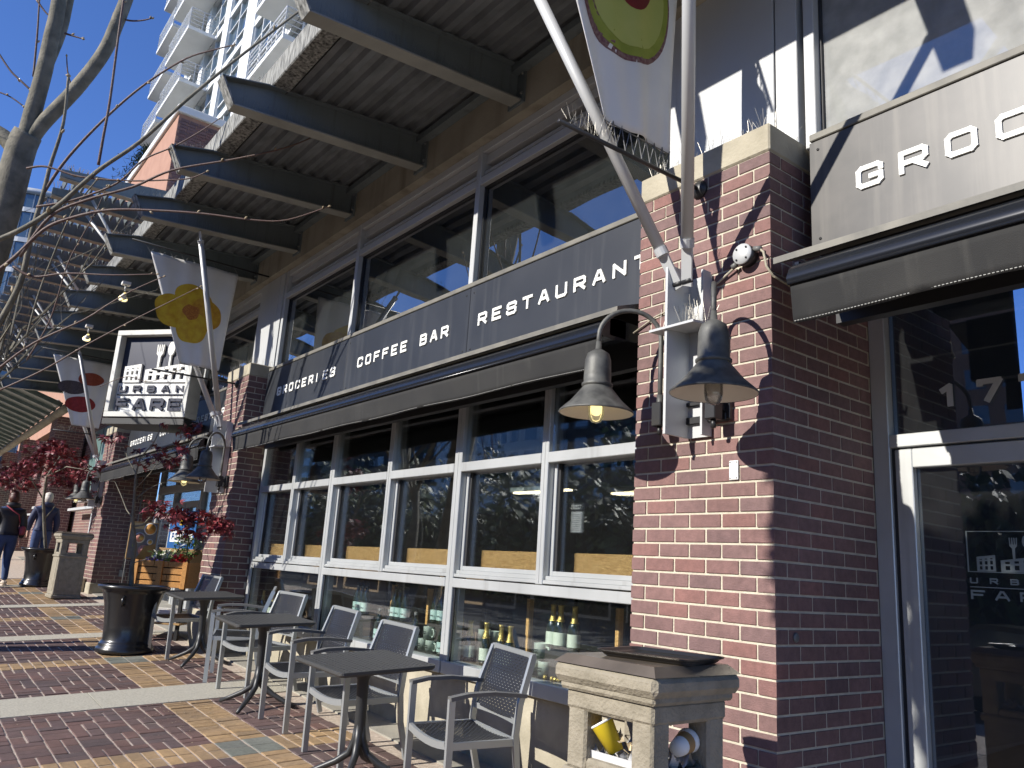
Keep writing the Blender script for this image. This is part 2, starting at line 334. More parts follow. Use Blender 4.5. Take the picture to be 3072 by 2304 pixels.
# ------------------------------------------------------------------ stroke lettering
GL = {'A':[[(0,0),(.4,1),(.6,1),(1,0)],[(.17,.33),(.83,.33)]], 'B':[[(0,0),(0,1),(.8,1),(.95,.88),(.95,.62),(.82,.52),(0,.52)],[(.82,.52),(1,.4),(1,.12),(.85,0),(0,0)]],
 'C':[[(1,.74),(1,.88),(.86,1),(.14,1),(0,.86),(0,.14),(.14,0),(.86,0),(1,.12),(1,.26)]], 'E':[[(1,1),(0,1),(0,0),(1,0)],[(0,.5),(.85,.5)]],
 'F':[[(0,0),(0,1),(1,1)],[(0,.5),(.85,.5)]], 'G':[[(1,.74),(1,.88),(.86,1),(.14,1),(0,.86),(0,.14),(.14,0),(.86,0),(1,.14),(1,.45),(.55,.45)]],
 'H':[[(0,0),(0,1)],[(1,0),(1,1)],[(0,.5),(1,.5)]], 'I':[[(.5,0),(.5,1)]], 'L':[[(0,1),(0,0),(1,0)]], 'N':[[(0,0),(0,1),(1,0),(1,1)]],
 'O':[[(.14,0),(0,.14),(0,.86),(.14,1),(.86,1),(1,.86),(1,.14),(.86,0),(.14,0)]], 'P':[[(0,0),(0,1),(.86,1),(1,.88),(1,.56),(.86,.45),(0,.45)]],
 'R':[[(0,0),(0,1),(.86,1),(1,.88),(1,.56),(.86,.45),(0,.45)],[(.5,.45),(1,0)]], 'S':[[(1,.78),(1,.88),(.86,1),(.14,1),(0,.86),(0,.64),(.14,.52),(.86,.52),(1,.4),(1,.14),(.86,0),(.14,0),(0,.12),(0,.24)]],
 'T':[[(0,1),(1,1)],[(.5,1),(.5,0)]], 'U':[[(0,1),(0,.14),(.14,0),(.86,0),(1,.14),(1,1)]], 'Y':[[(0,1),(.5,.5),(1,1)],[(.5,.5),(.5,0)]],
 '1':[[(.1,.8),(.5,1),(.5,0)]], '7':[[(0,.86),(0,1),(1,1),(.35,0)]], '8':[[(.2,.52),(0,.66),(0,.88),(.14,1),(.86,1),(1,.88),(1,.66),(.8,.52),(.2,.52),(0,.4),(0,.12),(.14,0),(.86,0),(1,.12),(1,.4),(.8,.52)]]}
def glyph(mb, ch, o, ex, ey, w, h, th, dep_=.006):
    """o: lower-left corner, ex/ey unit axes (reading direction, up), w/h size, th stroke"""
    if ch not in GL: return
    en = ex.cross(ey); dd_ = 0
    for st in GL[ch]:
        P = [(x * (w - th) + th / 2, y * (h - th) + th / 2) for x, y in st]
        for (x0, y0), (x1, y1) in zip(P[:-1], P[1:]):
            d = math.hypot(x1 - x0, y1 - y0)
            if d < 1e-6: continue
            ux, uy = (x1 - x0) / d, (y1 - y0) / d; e = th * .36
            a = (x0 - ux * e, y0 - uy * e); b = (x1 + ux * e, y1 + uy * e); nx, ny = -uy * th / 2, ux * th / 2
            q = [(a[0]-nx, a[1]-ny), (b[0]-nx, b[1]-ny), (b[0]+nx, b[1]+ny), (a[0]+nx, a[1]+ny)]
            dd_ += .00022
            vs = [o + ex * x + ey * y for x, y in q] + [o + ex * x + ey * y + en * (dep_ + dd_) for x, y in q]
            mb.add(vs, [(0,3,2,1),(4,5,6,7),(0,1,5,4),(1,2,6,5),(2,3,7,6),(3,0,4,7)])
def text(parent, s, x0, step, z0, w, h, th, y, matl=None, name='letter'):
    ex = Vector((-1, 0, 0)); ez = Vector((0, 0, 1))
    for i, ch in enumerate(s):
        if ch == ' ': continue
        mb = MB(); glyph(mb, ch, Vector((x0 - i * step, y, z0)), ex, ez, w * (.55 if ch == 'I' else 1), h, th, .008)
        mb.build(name, matl or M['letter'], parent)
def spikes(parent, pts, hmin=.05, hmax=.11, name='bird_spike', n=3, spread=.5, r=.0007):
    mb = MB()
    for p in pts:
        for k in range(n):
            d = Vector((random.uniform(-spread, spread), random.uniform(-spread, spread), 1)).normalized() * random.uniform(hmin, hmax)
            p2 = Vector(p) + Vector((random.uniform(-.015,.015), random.uniform(-.015,.015), 0))
            mb.tube([p2, p2 + d], r, 3, cap=False, smooth=False)
    return mb.build(name, M['spike'], parent, kind='stuff')
# ================================================================== GROUND
LB, HB, JT = .1876, .0694, .0105
def gquad(mb, x0, x1, y0, y1, off, th=None):
    if th is None:
        mb.add([(x0,y0,gz(x0,y0)+off),(x1,y0,gz(x1,y0)+off),(x1,y1,gz(x1,y1)+off),(x0,y1,gz(x0,y1)+off)], [(0,1,2,3)])
gr = MB(); gquad(gr, -300, 300, -60, 300, -.03); GROUND = gr.build('ground', M['asphalt'], kind='structure')
pv = MB(); gquad(pv, -14, 60, -1.2, 7.0, -.0055); PAVE = pv.build('pavement', M['sand'], kind='structure')
PWI = parent_world(PAVE).inverted()
k_ = MB(); k_.add([(-14,7.0,gz(-14,7)-.012),(60,7.0,gz(60,7)-.012),(60,7.15,gz(60,7)-.012),(-14,7.15,gz(-14,7)-.012),(-14,7.15,gz(-14,7)-.03-.12),(60,7.15,gz(60,7)-.15)],[(0,1,2,3),(3,2,5,4)])
k_.build('kerb', M['strip'], kind='structure')
def paver_mesh(w, l, name, mt):
    mb = MB(); mb.bbox((-w/2, -l/2, -.05), (w/2, l/2, 0), .004); return mb.mesh(name, mt)
meshcache = {}
pav_list = []   # (dist, x, y, sx, sy, material)
PX, CW = .356, .184   # unit pitch along X, column pitch along Y
STR = [(4.92, 5.55), (8.62, 8.99), (11.95, 12.3), (15.4, 15.75)]
YB = [(3.27, 3.63), (6.85, 7.21), (10.35, 10.71), (13.9, 14.26), (-.29, .07)]
YC0, YC1 = .655, 1.023
def in_strip(x): return any(a < x < b for a, b in STR)
def lay():
    j = .010
    for ci in range(-3, 22):
        y0 = YC1 + (ci - 5) * CW if True else 0
        y1 = y0 + CW; yc = (y0 + y1) / 2
        if y0 < -.07: continue
        yellow_col = YC0 - .02 < y0 < YC1 - .02
        for xi in range(-12, 56):
            for sec in range(1):
                xa = YB[0][1] + xi * PX; xb = xa + PX
                xm = (xa + xb) / 2
                if xm > 17: continue
                if in_strip(xm) or in_strip(xa + .02) or in_strip(xb - .02):
                    # clip to strip
                    for a, b in STR:
                        if xa < a < xb: xb = a; break
                        if xa < b < xb: xa = b; break
                    else: continue
                    if xb - xa < .05: continue
                xm = (xa + xb) / 2
                band = any(a - .03 < xm < b + .03 for a, b in YB)
                if yellow_col and band: mt_ = 'grey'
                elif yellow_col or band: mt_ = 'yellow'
                else: mt_ = 'paver'
                W_ = xb - xa
                if mt_ == 'grey':
                    pav_list.append((xm - W_/4, yc, W_/2 - j, CW - j, mt_)); pav_list.append((xm + W_/4, yc, W_/2 - j, CW - j, mt_))
                elif band:
                    for sx in (-1, 1):
                        for sy in (-1, 1): pav_list.append((xm + sx*W_/4, yc + sy*CW/4, W_/2 - j, CW/2 - j, mt_))
                elif yellow_col:
                    for q in range(4): pav_list.append((xa + (q+.5)*W_/4, yc, W_/4 - j*.45, CW - j, mt_))
                else:
                    h = W_ / 2
                    if (xi + ci) % 2 == 0: xs, xl = xa, xa + h
                    else: xs, xl = xa + h, xa
                    for sy in (-1, 1): pav_list.append((xs + h/2, yc + sy*CW/4, h - j, CW/2 - j, mt_))
                    for q in (0, 1): pav_list.append((xl + (q+.5)*h/2, yc, h/2 - j*.4, CW - j, mt_))
lay()
def vis(x, y):
    c = Vector((x, y, gz(x, y))) - CAM; w_ = c.dot(fw)
    if w_ < .3: return None
    u = 1536 + FPX * c.dot(rt) / w_; v = 1152 + FPX * c.dot(dn) / w_
    return (u, v, w_)
scored = []
for it in pav_list:
    x, y, a, b, mt_ = it; v = vis(x, y); sc = -1
    if v and -20 < v[0] < 3090 and 0 < v[1] < 2320: sc = a * b / v[2] ** 3
    scored.append((sc, it))
scored.sort(key=lambda t: -t[0])
rest = {k: MB() for k in ('paver', 'yellow', 'grey')}
slope = Matrix(((1,0,0),(0,1,0),(GB,GC,1)))
for i, (sc, (x, y, a, b, mt_)) in enumerate(scored):
    jz = random.uniform(-.0035, .0025)
    if i < 300:
        key = (round(a, 3), round(b, 3), mt_)
        if key not in meshcache:
            mb = MB(); mb.bbox((-a/2, -b/2, -.045), (a/2, b/2, 0), .0035)
            mb.v = [tuple(slope @ Vector(p)) for p in mb.v]; meshcache[key] = mb.mesh('paving_brick', M[mt_])
        o = inst(meshcache[key], 'paving_brick', PWI @ Vector((x, y, gz(x, y) + jz)), PAVE)
        o.rotation_euler = (random.uniform(-.008,.008), random.uniform(-.008,.008), random.uniform(-.012,.012))
    else:
        mb = rest[mt_]; n = len(mb.v); hx, hy = a/2, b/2; c_ = .004
        T = Matrix.Translation((x, y, gz(x, y) + jz)) @ slope.to_4x4()
        vs = [(-hx,-hy,-.03),(hx,-hy,-.03),(hx,hy,-.03),(-hx,hy,-.03),(-hx+c_,-hy+c_,0),(hx-c_,-hy+c_,0),(hx-c_,hy-c_,0),(-hx+c_,hy-c_,0)]
        mb.add(vs, [(4,5,6,7),(0,1,5,4),(1,2,6,5),(2,3,7,6),(3,0,4,7)], T)
for k, mb in rest.items():
    if mb.v: mb.build(k + '_bricks', M[k], PAVE, kind='stuff')
st = MB()
for a, b in STR:
    yb = -.05
    for y0, y1 in ((-.05, 1.45), (1.457, 3.2), (3.207, 7.0)):
        n = 1
        vs = [(x, y, gz(x, y) + .003) for x, y in ((a+.006,y0),(b-.006,y0),(b-.006,y1),(a+.006,y1))]; lo = [(x, y, z_-.05) for x, y, z_ in vs]
        st.add(lo + vs, [(4,5,6,7),(0,1,5,4),(1,2,6,5),(2,3,7,6),(3,0,4,7)])
st.build('concrete_strip', M['strip'], kind='structure')
sl = MB()
xs = [-4.0 + 1.52 * i for i in range(20)]
for a, b in zip(xs[:-1], xs[1:]):
    vs = [(x, y, gz(x, y) + .006) for x, y in ((a+.006,-.9),(b-.006,-.9),(b-.006,-.055),(a+.006,-.055))]; lo = [(x, y, z_-.05) for x, y, z_ in vs]
    sl.add(lo + vs, [(4,5,6,7),(0,1,5,4),(1,2,6,5),(2,3,7,6),(3,0,4,7)])
sl.build('concrete_slabs', M['slab'], kind='structure')
# ================================================================== BRICK PIERS
BT, BB = 1.874, -.833    # top / bottom of brickwork
def pier(X0, X1, label, yret, yretL=-.28, singles=300, ztop=BT, name='brick_pier', BB=BB):
    """front face y=0 from X0 to X1, return on the X0 side back to yret"""
    root = empty(name, ((X0+X1)/2, -.1, gz(X0, 0)), label, 'pier', 'brick piers of the shopfront')
    core = MB(); core.box((X0+.005, yret, BB-.01), (X1-.005, -.005, ztop)); core.build('mortar_core', M['mortar'], root)
    base = MB(); base.bbox((X0-.012, yret, gz(X0,0)-.15), (X1+.012, .014, BB), .01); base.build('concrete_base', M['conc'], root)
    j = JT; pieces = []
    k0 = int(round(BB / HB)); k1 = int(round(ztop / HB))
    for k in range(k0, k1):
        z0 = k * HB + j/2; z1 = (k+1) * HB - j/2; odd = k % 2   # course with stretcher at front corner when k odd?
        first = LB - j if odd == 0 else LB/2 - j/2 - .001
        x = 0
        fr = []; 
        wid = X1 - X0
        x = first; fr.append((0, first))
        while x + j < wid - .005:
            e = min(x + j + (LB - j), wid); fr.append((x + j, e)); x = e
        for a, b in fr:
            if b - a < .02: continue
            d = .09
            if a == 0: d = (LB/2 - j/2) if odd == 0 else (LB - j)
            pieces.append((X0 + a, X0 + b, -d, 0.0, z0, z1))
        dd = (LB/2 - j/2) if odd == 0 else (LB - j)
        y = dd
        while y + j < -yret - .005:
            e = min(y + j + (LB - j), -yret)
            if e - y > .03: pieces.append((X0, X0 + .09, -e, -(y + j), z0, z1))
            y = e
    def score(p):
        c = Vector(((p[0]+p[1])/2, (p[2]+p[3])/2, (p[4]+p[5])/2)) - CAM; w_ = c.dot(fw)
        if w_ < .2: return -1
        u = 1536 + FPX * c.dot(rt) / w_; v = 1152 + FPX * c.dot(dn) / w_
        if not (-40 < u < 3110 and -40 < v < 2340): return -1
        return (p[1]-p[0]) * (p[5]-p[4]) / w_**2 if p[3] > -.01 else (p[3]-p[2]) * (p[5]-p[4]) / w_**2
    pieces.sort(key=lambda p: -score(p)); P = parent_world(root).inverted(); rs = MB()
    for i, p in enumerate(pieces):
        jx = random.uniform(-.0015, .0015)
        q = (p[0] + (jx if p[2] > -.3 else 0), p[1], p[2], p[3] + (random.uniform(-.001,.0015) if p[3] > -.01 else 0), p[4], p[5])
        sx, sy, sz = q[1]-q[0], q[3]-q[2], q[5]-q[4]
        if i < singles and score(p) > 0:
            key = ('b', round(sx, 2), round(sy, 2), round(sz, 3))
            if key not in meshcache:
                mb = MB(); mb.bbox((-sx/2,-sy/2,-sz/2), (sx/2,sy/2,sz/2), .0022); meshcache[key] = mb.mesh('brick', M['brick'])
            c = Vector(((q[0]+q[1])/2, (q[2]+q[3])/2, (q[4]+q[5])/2))
            inst(meshcache[key], 'brick', P @ c, root)
        else: rs.box((q[0], q[2], q[4]), (q[1], q[3], q[5]))
    if rs.v: rs.build('brickwork', M['brick'], root, kind='stuff')
    return root
P1 = pier(0, .835, 'nearest brick pier, with the pair of gooseneck lamps and steel bracket', -.86, BB=-1.11)
P2 = pier(7.06, 7.82, 'second brick pier, behind the wooden flower crate and the left table', -.30, singles=260)
P3 = pier(13.85, 14.80, 'third brick pier, beside the far concrete bin, with deep shaded return', -.86, singles=0)
for i, (a, b, lab) in enumerate([(21.6, 22.6, 'fourth brick pier, first one under the ribbed glass canopy gutter'), (28.2, 29.1, 'fifth brick pier, further left under the glass canopy'), (33.6, 34.5, 'farthest brick pier at the left edge of the photo')]):
    pier(a, b, lab, -.7, singles=0, ztop=3.06)
for Pr, X0, X1, lb in ((P1, 0, .835, 1), (P2, 7.06, 7.82, 2), (P3, 13.85, 14.8, 3)):
    cp = MB(); cp.bbox((X0-.004, -.86 if lb != 2 else -.30, BT), (X1+.004, .006, 2.022), .008); cp.build('concrete_cap', M['conc'], Pr)
    if lb < 3:
        spikes(Pr, [(X0 + .02 + i * .03, -.05 + .03*(i % 2), 2.02) for i in range(int((X1-X0)/.03))] + [(X0 + .03, -.05 - i*.03, 2.02) for i in range(8)])
# ================================================================== UPPER FACADE STRUCTURE
def sillbase(a, b, lab):
    mb = MB(); mb.bbox((a, -.9, gz(b, -.3) - .3), (b, -.30, -.905), .01)
    mb.box((a, -.9, -.915), (b, -.285, -.905))
    return mb.build('concrete_base_wall', M['conc'], label=lab, cat='wall')
sillbase(.837, 7.058, 'low pale concrete wall under the cafe windows, behind the chairs')
# building body (interior shell)
def shell(a, b, yback, z0, z1, lab):
    r = empty('shop_interior', ((a+b)/2, yback, z0), lab, 'interior')
    w = MB(); w.box((a, yback - .1, z0), (b, yback, z1)); w.build('back_wall', M['inner'], r)
    w = MB(); w.box((a, yback, z0 - .1), (b, -.5, z0)); w.build('floor_slab', M['innerf'], r)
    w = MB(); w.box((a, yback, z1), (b, -.45, z1 + .1)); w.build('ceiling', M['inner'], r)
    return r
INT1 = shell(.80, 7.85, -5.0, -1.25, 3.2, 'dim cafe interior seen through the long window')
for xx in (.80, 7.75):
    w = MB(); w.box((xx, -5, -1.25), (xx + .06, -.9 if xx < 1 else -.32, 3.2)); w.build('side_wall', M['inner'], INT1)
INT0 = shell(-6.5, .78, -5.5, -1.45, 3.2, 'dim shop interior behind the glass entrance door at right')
# ceiling lamps inside
def strip_lamp(c, l, lab, grp='fluorescent strip lamps inside the cafe'):
    r = empty('strip_lamp', c, lab, 'ceiling lamp', grp)
    h = MB(); h.box((-l/2-.03, -.07, .02), (l/2+.03, .07, .07)); L(h, 'housing', M['white'], r)
    t = MB(); t.box((-l/2, -.04, -.0), (l/2, .04, .018)); L(t, 'tube', M['lampstrip'], r)
strip_lamp((3.1, -2.6, .62), 1.0, 'lit strip lamp seen through the pane with two upper bottles below')
strip_lamp((5.2, -3.0, .75), 1.0, 'lit strip lamp behind the second pane from the left pier')
strip_lamp((1.9, -3.4, 1.4), 1.2, 'lit strip lamp nearest the nearest brick pier')
strip_lamp((-.9, -3.0, .42), 1.1, 'lit strip lamp seen through the door glass, upper one')
strip_lamp((-1.4, -4.0, .30), 1.1, 'lit strip lamp seen through the door glass, lower one')
# concrete beam above windows, continuous
cb = MB(); cb.box((-6.5, -.6, 3.236), (20.9, -.20, 3.66)); cb.build('concrete_lintel_beam', M['concbeam'], label='long stained concrete beam above the upper windows, carrying the canopy', cat='beam')
uw = MB(); uw.box((-6.5, -3.9, 3.66), (20.9, -.20, 3.80)); uw.build('upper_wall', M['concbeam'], label='upper wall of the podium above the canopy', cat='wall')
# ---- sign bands
def signband(X0, X1, seams, words, mat_, lab, zt=1.93, zb=1.38):
    root = empty('sign_band', ((X0+X1)/2, -.2, zb), lab, 'sign')
    xs = [X0] + seams + [X1]
    for a, b in zip(xs[:-1], xs[1:]):
        mb = MB(); mb.bbox((a+.003, -.26, zb), (b-.003, -.20, zt), .003); mb.build('panel', mat_, root)
        for sx in (a+.05, b-.05):
            for zz in (zb+.05, zt-.05):
                s_ = MB(); s_.lathe([(.007,0),(.007,.003)], 8, Matrix.Translation((sx,-.2,zz)) @ Matrix.Rotation(-PI/2,4,'X')); s_.build('screw', M['black'], root)
    mb = MB(); mb.box((X0, -.40, zb), (X1, -.262, zt+.05)); mb.build('backing', M['black'], root)
    mb = MB(); mb.bbox((X0, -.26, zt+.012), (X1, -.205, zt+.05), .004); mb.build('top_trim', M['flash'], root)
    for (s, x0, step, z0, w, h, th) in words: text(root, s, x0, step, z0, w, h, th, -.1995)
    return root
signband(.84, 7.0, [2.81, 4.90], [('RESTAURANT', 2.67, .178, 1.59, .115, .098, .021), ('COFFEE BAR', 4.63, .161, 1.59, .108, .098, .021), ('GROCERIES', 6.61, .1735, 1.59, .112, .098, .021)], M['sign'],
         'long charcoal sign band reading GROCERIES, COFFEE BAR, RESTAURANT')
signband(-6.4, -.085, [-2.4, -4.4], [('GROCERIES', -.325, .197, 1.608, .128, .112, .023)], M['sign0'], 'sun-bleached sign band starting GROC at the upper right', 1.95, 1.385)
signband(7.86, 13.8, [9.8, 11.8], [('RESTAURANT', 9.6, .178, 1.59, .115, .098, .021), ('COFFEE BAR', 11.55, .161, 1.59, .108, .098, .021), ('GROCERIES', 13.55, .1735, 1.59, .112, .098, .021)], M['sign'],
         'far charcoal sign band behind the projecting sign')
# ---- awnings
def awning(X0, X1, lab):
    root = empty('awning', ((X0+X1)/2, 0, 1.0), lab, 'awning', 'black roller awnings')
    mb = MB(); mb.add([(X0-.03,-.2,1.365),(X1+.12,-.2,1.365),(X1+.12,.10,1.262),(X0-.03,.10,1.262),(X0-.03,-.2,1.352),(X1+.12,-.2,1.352),(X1+.12,.10,1.232),(X0-.03,.10,1.232)],
        [(3,2,1,0),(4,5,6,7),(3,7,6,2),(0,4,7,3),(2,6,5,1)]); mb.build('ledge_flashing', M['flash'], root)
    mb = MB(); mb.box((X0, -.26, 1.0), (X1, -.2, 1.35)); mb.build('backboard', M['black'], root)
    cs = MB(); prof = [(.0, 1.20), (.06, 1.205), (.12, 1.19), (.165, 1.155), (.185, 1.11), (.18, 1.085), (.10, 1.075), (.0, 1.09)]
    n = len(prof); vs = [(X0, y, z_) for y, z_ in prof] + [(X1, y, z_) for y, z_ in prof]
    cs.add(vs, [tuple(range(n)), tuple(range(n, 2*n))[::-1]]); cs.add(vs, [(i, n+i, n+(i+1)%n, (i+1)%n) for i in range(n)], smooth=True); cs.build('front_tube', M['cass'], root)
    cs = MB(); cs.tube([(X0+.01,.186,1.082),(X1-.01,.186,1.082)], .009, 6); cs.build('rail', M['cass'], root)
    va = MB(); nx = 60; nz = 5; vv = []
    for i in range(nx+1):
        for k in range(nz+1):
            t = k/nz; x = X0 + .015 + (X1-X0-.03)*i/nx
            vv.append((x, .178 - .02*t + .006*math.sin(x*7+1)*t + .004*math.sin(x*23)*t, 1.078 - (.165 - .004*math.sin(x*5))*t))
    va.add(vv, [(i*(nz+1)+k, i*(nz+1)+k+1, (i+1)*(nz+1)+k+1, (i+1)*(nz+1)+k) for i in range(nx) for k in range(nz)], smooth=True)
    o = va.build('valance', M['awn'], root); sm = o.modifiers.new('t', 'SOLIDIFY'); sm.thickness = .002
    sa = MB(); sa.box((X0, -.2, 1.1), (X0+.02, .12, 1.2)); sa.box((X1-.02, -.2, 1.1), (X1, .12, 1.2)); sa.build('side_arm', M['cass'], root)
    sc = MB(); sx = X0+.02
    while sx < X1-.02 and sx < X0 + 8:
        sc.box((sx, .163, .919 + .004*math.sin(sx*5)), (sx+.008, .167, .922 + .004*math.sin(sx*5))); sx += .014
    sc.build('stitching', M['stitch'], root, kind='stuff')
    return root
awning(.93, 6.80, 'black awning with grey valance over the cafe windows')
awning(-6.3, -.20, 'black awning at the right edge, over the glass door')
awning(8.0, 13.7, 'black awning under the far sign band, left of the second pier')
# ---- cladding above piers
def clad(X0, X1, lab):
    r = empty('metal_cladding', ((X0+X1)/2, -.3, 2.02), lab, 'cladding', 'metal cladding columns above the piers')
    xm = X0 + .15
    for a, b, nm in ((X0+.015, xm-.005, 'panel'), (xm+.005, X1-.005, 'panel')):
        mb = MB(); mb.bbox((a, -.6, 2.022), (b, -.275, 3.236), .004); mb.build(nm, M['clad'], r)
    mb = MB(); mb.box((X0+.02, -.6, 2.022), (X1-.01, -.29, 3.236)); mb.build('backing', M['black'], r)
clad(0, .835, 'grey cladding above the nearest brick pier with sunlit patch')
clad(7.06, 7.82, 'grey cladding above the second brick pier, left of the upper windows')
clad(13.85, 14.8, 'grey cladding above the third brick pier')
# ---- windows
M['brownply'] = mat('brown_display_panel', (.17,.115,.07), .6, var=(.12,.08,.05), scale=5)
def window_bay(X0, X1, thick, thin, lab, rich=True):
    root = empty('window_wall', ((X0+X1)/2, -.3, -.9), lab, 'window')
    yf, yb_, yg = -.28, -.40, -.355
    fr = MB()
    edges = [X0, X1]
    def post(x, w, z0, z1, nm='mullion'):
        mb = MB(); mb.bbox((x-w/2, yb_, z0), (x+w/2, yf, z1), .004)
        if w > .06: mb.box((x-.004, yf, z0+.01), (x+.004, yf+.003, z1-.01))
        mb.build(nm, M['alu'], root)
    for x in thick: post(x, .095, -.826, 1.37)
    for x in thin: post(x, .07, -.25, 1.37)
    post(X0+.02, .05, -.826, 1.37, 'jamb'); post(X1-.03, .06, -.826, 1.37, 'jamb')
    cuts = sorted([X0+.045] + thick + [X1-.06])
    allx = sorted([X0+.045] + thick + thin + [X1-.06])
    hw = lambda x: (.0475 if x in thick else .035 if x in thin else 0)
    for a, b in zip(cuts[:-1], cuts[1:]):
        A, B_ = a + hw(a), b - hw(b)
        for nm, z0, z1, y1 in (('bottom_rail', -.318, -.254, yf+.004), ('sill', -.911, -.826, yf+.02)):
            mb = MB(); mb.bbox((A-(.04 if nm=='sill' else 0), yb_, z0), (B_+(.04 if nm=='sill' else 0), y1, z1), .004); mb.build(nm, M['alu'], root)
        g = MB(); g.box((A+.002, -.316, -.826), (B_-.002, -.310, -.318)); g.build('pane', M['glassdisp'], root)
        g = MB(); g.box((A, -.309, -.826), (A+.012, -.300, -.318)); g.box((B_-.012, -.309, -.826), (B_, -.300, -.318)); g.build('gasket', M['alud'], root)
    for a, b in zip(allx[:-1], allx[1:]):
        A, B_ = a + hw(a), b - hw(b)
        mb = MB(); mb.bbox((A, yb_, .517), (B_, yf+.004, .586), .004); mb.build('mid_rail', M['alu'], root)
        mb = MB(); mb.bbox((A, yb_, 1.30), (B_, yf, 1.37), .004); mb.build('head_rail', M['alu'], root)
        g = MB(); g.box((A+.002, -.316, .586), (B_-.002, -.310, 1.30)); g.build('pane', M['glass'], root)
        # sliding sash in the middle row
        sh = MB(); w = .03
        sh.bbox((A, -.345, -.245), (B_, yf-.006, -.222), .003); sh.bbox((A, -.36, -.222), (B_, yf-.025, -.195), .003)
        sh.build('sash_track', M['alu'], root)
        for xa, xb, za, zb_ in ((B_-w, B_, -.195, .517), (A, A+w*.6, -.195, .517)):
            mb = MB(); mb.bbox((xa, -.385, za), (xb, -.335, zb_), .003); mb.build('sash_stile', M['alu'], root)
        mb = MB(); mb.bbox((A+w*.6, -.385, -.195), (B_-w, -.335, -.165), .003); mb.build('sash_rail', M['alu'], root)
        mb = MB(); mb.box((B_-w-.02, -.38, -.165), (B_-w, -.35, .517)); mb.build('gasket', M['alud'], root)
        g = MB(); g.box((A+w*.6, -.368, -.165), (B_-w-.02, -.362, .517)); g.build('pane', M['glass'], root)
        if rich:
            mb = MB(); mb.bbox((A+.03, -.47, -.175), (B_-.12, -.435, -.045), .002); mb.build('pine_board', M['pine'], root)
    return root
W1 = window_bay(.835, 6.99, [2.92, 5.10], [1.905, 3.97, 6.03], 'cafe window wall of pale aluminium with pine boards and a bottle display')
def upper_bay(X0, X1, mull, lab, g='glassup'):
    root = empty('upper_window', ((X0+X1)/2, -.3, 1.98), lab, 'window')
    for x in [X0+.02] + mull + [X1-.04]:
        mb = MB(); mb.bbox((x-.03, -.42, 1.98), (x+.03, -.28, 3.236), .004); mb.build('mullion', M['clad'], root)
    xs = [X0+.05] + mull + [X1-.07]
    for i, (a, b) in enumerate(zip(xs[:-1], xs[1:])):
        A = a + (.03 if i else 0); B_ = b - (.03 if i < len(xs)-2 else 0)
        mb = MB(); mb.bbox((A, -.42, 2.875), (B_, -.285, 2.945), .003); mb.build('transom', M['clad'], root)
        mb = MB(); mb.bbox((A, -.42, 3.17), (B_, -.285, 3.236), .003); mb.build('head', M['clad'], root)
        mb = MB(); mb.bbox((A, -.40, 3.085), (B_, -.33, 3.165), .003); mb.bbox((A, -.40, 2.985), (B_, -.32, 3.015), .003); mb.build('vent_slat', M['clad'], root)
        mb = MB(); mb.box((A, -.46, 2.945), (B_, -.44, 3.17)); mb.build('vent_back', M['alud'], root)
        gl = MB(); gl.box((A, -.356, 1.98), (B_, -.350, 2.875)); gl.build('pane', M[g], root)
        gg = MB(); gg.box((A, -.35, 1.98), (A+.012, -.33, 2.875)); gg.box((B_-.012, -.35, 1.98), (B_, -.33, 2.875)); gg.box((A, -.35, 2.862), (B_, -.33, 2.875)); gg.build('gasket', M['alud'], root)
    return root
upper_bay(.835, 7.05, [2.95, 5.09], 'row of three upper windows above the long sign band')
upper_bay(-6.4, -.01, [-2.2, -4.3], 'sunlit dusty upper window above the GROC sign band', 'glassdust')
upper_bay(7.83, 13.84, [9.9, 11.9], 'upper windows above the far sign band, left of the second pier')
